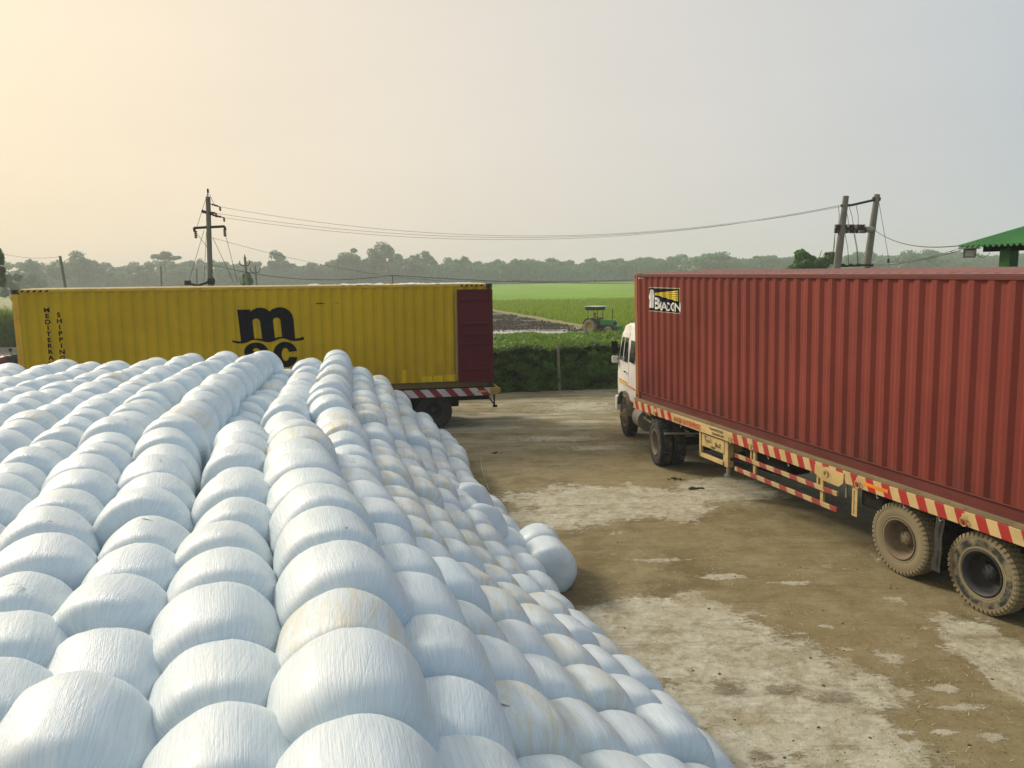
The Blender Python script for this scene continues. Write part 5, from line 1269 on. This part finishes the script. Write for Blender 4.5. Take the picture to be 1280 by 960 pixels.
# coarser folds slanting over the film
sv2 = N.comb(N.math('ADD', N.math('MULTIPLY', ang, 3.2), N.math('MULTIPLY', x, 2.2)), N.math('MULTIPLY', x, 1.5), N.math('ADD', rn, 5.0))
fold = N.noise(2.2, 6, .6, sv2, dist=.8)
base = N.mix(N.ramp(streak, .34, .66), (0.50, 0.615, 0.70), (0.64, 0.73, 0.785))
base = N.mix(N.ramp(fine, .56, .72, 0, .35), base, (0.46, 0.55, 0.62))
base = N.mix(N.ramp(fold, .60, .70, 0, .25), base, (0.82, 0.86, 0.88))
tint = N.math('MULTIPLY', oi.outputs['Random'], .35); base = N.mix(tint, base, (0.62, 0.70, 0.74))
svd = N.comb(N.math('MULTIPLY', ang, 2.4), N.math('MULTIPLY', x, 1.6), N.math('ADD', rn, 9.0))
dirtm = N.math('MULTIPLY', N.ramp(N.noise(1.5, 8, .72, svd, dist=.4), .40, .64), cs.outputs['Red'])
dirtm = N.math('MULTIPLY', dirtm, N.ramp(streak, .30, .62, .35, 1.0))
dirtm = N.math('MULTIPLY', dirtm, N.ramp(z, -.05, .20))
base = N.mix(dirtm, base, (0.57, 0.50, 0.32))
tiny = N.ramp(N.noise(7, 3, .6, N.comb(x, y, N.math('ADD', z, rn))), .735, .76, 0, .55); base = N.mix(tiny, base, (0.20, 0.15, 0.09))
N.base(base); N.rough(N.ramp(fine, .3, .7, .34, .5)); N.b.inputs['Specular IOR Level'].default_value = .55
N.b.inputs['Coat Weight'].default_value = .12; N.b.inputs['Coat Roughness'].default_value = .3
N.bump(N.math('ADD', N.math('MULTIPLY', streak, .65), N.math('ADD', N.math('MULTIPLY', fine, .35), N.math('MULTIPLY', fold, .9))), .0075, .75)
FILM = N.m
BR_, BHL = .362, .318
def bale_mesh(seed, ns=52, nr=30, p=3.3):
    random.seed(seed); m = MB(); vs = []
    off = Vector((U(0, 50), U(0, 50), U(0, 50)))
    for i in range(nr + 1):
        th = math.pi * i / nr; c, s = math.cos(th), math.sin(th)
        x = BHL * math.copysign(abs(c) ** (2 / p), c); r = BR_ * abs(s) ** (2 / p)
        for k in range(ns):
            q = 2 * math.pi * k / ns; y_, z_ = r * math.cos(q), r * math.sin(q)
            P0 = Vector((x, y_, z_)); n = P0.normalized()
            d = .020 * noise.noise(P0 * 3.2 + off) + .006 * noise.noise(P0 * 8 + off)
            # stretch-film puckers running over the shoulder
            d += .0035 * noise.noise(Vector((math.cos(q) * 6, math.sin(q) * 6, x * 1.5)) + off) * min(1, r / BR_ * 1.2)
            dd = P0 + n * d
            dd.y *= .95; dd.z *= 1.0 - .03 * (dd.z > 0)
            vs.append(dd)
    fs = [(i * ns + k, i * ns + (k + 1) % ns, (i + 1) * ns + (k + 1) % ns, (i + 1) * ns + k) for i in range(nr) for k in range(ns)]
    m.add(vs, fs, True)
    me = bpy.data.meshes.new('silage_bale'); me.from_pydata(m.v, [], m.f); me.polygons.foreach_set('use_smooth', m.sm)
    bm = bmesh.new(); bm.from_mesh(me); bmesh.ops.remove_doubles(bm, verts=bm.verts[:], dist=1e-4); bmesh.ops.recalc_face_normals(bm, faces=bm.faces[:]); bm.to_mesh(me); bm.free(); me.materials.append(FILM); return me
BMS = [bale_mesh(200 + i, p=U(3.7, 4.8)) for i in range(9)]
def resample(pts, L, start=0.0):
    out = []; d = start; acc = 0.0
    for i in range(len(pts) - 1):
        a, b = pts[i], pts[i + 1]; l = (b - a).length
        while d <= acc + l + 1e-9: out.append((a.lerp(b, (d - acc) / l), (b - a).normalized())); d += L * U(.96, 1.04)
        acc += l
    return out
def smooth(pts, it=2):
    for _ in range(it): pts = [pts[0]] + [(pts[i - 1] + pts[i] * 2 + pts[i + 1]) / 4 for i in range(1, len(pts) - 1)] + [pts[-1]]
    return pts
random.seed(21)
cand = []; under = []
LB = .60
for name, segs in ROWS:
    prev = None
    for si, (h, px) in enumerate(segs):
        P = [gnd(x, y, CH - h) for x, y in px]
        if si == 0:
            d = (P[0] - P[min(3, len(P) - 1)]).normalized()
            ext = 1.4 if name in 'ABCDEFGHI' else 2.0
            P = [P[0] + d * ext] + P
        elif prev is not None and (P[0] - prev).length > .75:
            q = prev.copy(); q.z = P[0].z; dq = (P[0] - q).normalized(); P = [q + dq * .45] + P
        P = [P[0]] + smooth(P[1:-1], 1) + [P[-1]] if len(P) > 3 else P
        Pr = resample(P, LB, .0)
        for c, t in Pr: cand.append((name, c, t, h, si))
        prev = Pr[-1][0] if Pr else P[-1]
ORD = ['first', 'second', 'third', 'fourth', 'fifth', 'sixth', 'seventh', 'eighth', 'ninth', 'tenth', 'eleventh', 'twelfth', 'thirteenth', 'fourteenth', 'fifteenth', 'sixteenth', 'seventeenth', 'eighteenth', 'nineteenth', 'twentieth', 'twenty-first', 'twenty-second', 'twenty-third', 'twenty-fourth', 'twenty-fifth', 'twenty-sixth', 'twenty-seventh', 'twenty-eighth', 'twenty-ninth', 'thirtieth', 'thirty-first', 'thirty-second', 'thirty-third', 'thirty-fourth', 'thirty-fifth', 'thirty-sixth']
ROWTXT = {'C': 'the middle ridge row', 'B': 'the first row left of the ridge', 'A': 'the second row left of the ridge', 'L1': 'the third row left of the ridge', 'L2': 'the fourth row left of the ridge', 'L3': 'the fifth row left of the ridge', 'L4': 'the sixth row left of the ridge', 'L5': 'the seventh row left of the ridge', 'L6': 'the eighth row left of the ridge', 'L7': 'the ninth row left of the ridge',
          'D': 'the first row right of the ridge', 'E': 'the second row right of the ridge', 'F': 'the third row right of the ridge', 'G': 'the fourth row right of the ridge', 'H': 'the fifth row right of the ridge', 'I': 'the lowest row along the ground'}
STAIN = {'D': .25, 'E': .55, 'F': .7, 'G': .55, 'H': .4, 'I': .2, 'C': .12}
count = {}; far_things = []; n_thing = 0
rest = MB()
LOW = bale_mesh(999, 14, 9, 3.3)
lowv = [v.co.copy() for v in LOW.vertices]; lowf = [tuple(p.vertices) for p in LOW.polygons]
def bale_matrix(c, t, top=True, jig=1.0, sc_=(1, 1, 1)):
    yawb = math.atan2(t.y, t.x)
    ctr_ = c - Vector((0, 0, BR_)) if top else c
    return T(*ctr_) @ RZ(yawb + R_(U(-4, 4)) * jig) @ RY(R_(U(-6, 6)) * jig) @ RX(U(0, 6.283) if False else R_(U(-8, 8))) @ Matrix.Diagonal((*sc_, 1))
for name, c, t, h, si in cand:
    pr = proj(c)
    sideways = Vector((-t.y, t.x, 0)) * U(-.03, .03); c = c + sideways + Vector((0, 0, U(-.04, .035)))
    vis = pr is not None and -60 < pr[0] < 1340 and pr[1] < 1010 and c.y > .8
    if not vis: 
        if c.y > -2: rest.add(lowv, lowf, True, bale_matrix(c, t))
        continue
    k = count.get(name, 0); count[name] = k + 1
    s = U(.95, 1.05); sw = .93 if name in ('A', 'B', 'L1', 'L2', 'L3', 'L4', 'L5', 'L6') else .97
    o = link('silage_bale', random.choice(BMS), None, bale_matrix(c, t, sc_=(s, s * sw, s)))
    st = STAIN.get(name, .05); dirty = rnd() < st
    o.color = (U(.6, 1.0) if dirty else U(0, .12), 0, 0, 1)
    adj = 'ochre-stained white bale' if dirty else 'clean white wrapped bale'
    tag(o, '%s, %s from the front in %s' % (adj, ORD[min(k, 35)], ROWTXT[name]), 'silage bale', 'wrapped silage bales stacked in rows'); n_thing += 1
    # hidden bale underneath
    if h < 3.2:
        cu = c - Vector((0, 0, BR_ + .50)) + Vector((t.y, -t.x, 0)) * .25
        rest.add(lowv, lowf, True, bale_matrix(cu, t, False))
        if h < 2.4:
            cu = c - Vector((0, 0, BR_ + 1.0)); rest.add(lowv, lowf, True, bale_matrix(cu, t, False))
def film_tail(o):
    m = MB(); q = U(-.9, .9); x0 = U(-.18, .18); L = U(.04, .12); w_ = U(.008, .02)
    p0 = Vector((x0, BR_ * .97 * math.sin(q), BR_ * .97 * math.cos(q))); nrm = Vector((0, math.sin(q), math.cos(q))); tdir = (Vector((1, 0, 0)) * U(-1, 1) + Vector((0, math.cos(q), -math.sin(q))) * U(-1, 1)).normalized()
    sd = nrm.cross(tdir) * w_; vs = []
    for k in range(5):
        f = k / 4; c = p0 + tdir * L * f + nrm * (.014 * math.sin(f * 2.6) + .004); vs += [c - sd * (1 - .6 * f), c + sd * (1 - .6 * f)]
    m.add(vs, [(2 * k, 2 * k + 1, 2 * k + 3, 2 * k + 2) for k in range(4)], True); m.build('film_tail', FILM, o, fix=False)
for o in [o for o in bpy.data.objects if o.name.startswith('silage_bale') and o.location.y < 9]:
    if rnd() < .13: film_tail(o)
# odd bales at the foot of the stack
def odd(px, py, h, yawdeg, label, tilt=0, sc_=1.0, stain=.05):
    c = gnd(px, py, CH - h); M = T(c.x, c.y, c.z - BR_ * sc_) @ RZ(R_(yawdeg)) @ RY(R_(tilt)) @ Matrix.Scale(sc_, 4)
    o = link('silage_bale', random.choice(BMS), None, M); o.color = (stain, 0, 0, 1); tag(o, label, 'silage bale', 'wrapped silage bales stacked in rows'); return o
odd(684, 674, 3.66, 100, 'loose white bale on the yard apart from the stack, the nearer of the pair', sc_=1.06)
odd(672, 657, 3.66, 98, 'loose white bale on the yard apart from the stack, the farther of the pair', sc_=1.04)
odd(583, 603, 3.25, 120, 'tilted white bale lying across the foot of the slope, farther of two', tilt=15, sc_=1.08)
odd(598, 631, 3.25, 112, 'tilted bluish bale lying across the foot of the slope, nearer of two', tilt=22, sc_=1.10)
tag(rest.build('stacked_bales', FILM, fix=False), 'bales buried under and behind the visible rows of the stack', 'bales', kind='stuff')
print('BALES', n_thing, count)

# ================================================================== HAZE
N = NT('haze_air')
N.t.nodes.remove(N.b); pv = N.n('ShaderNodeVolumePrincipled'); pv.inputs['Color'].default_value = (0.86, 0.90, 0.92, 1); pv.inputs['Density'].default_value = 0.0009
pv.inputs['Anisotropy'].default_value = 0.1
N.l(pv.outputs[0], N.out.inputs['Volume'])
m = MB(); m.box(-830, 830, -330, 930, -1.8, 24)
hz = m.build('haze', N.m); hz['kind'] = 'stuff'; hz['label'] = 'thin smoky haze over the fields'
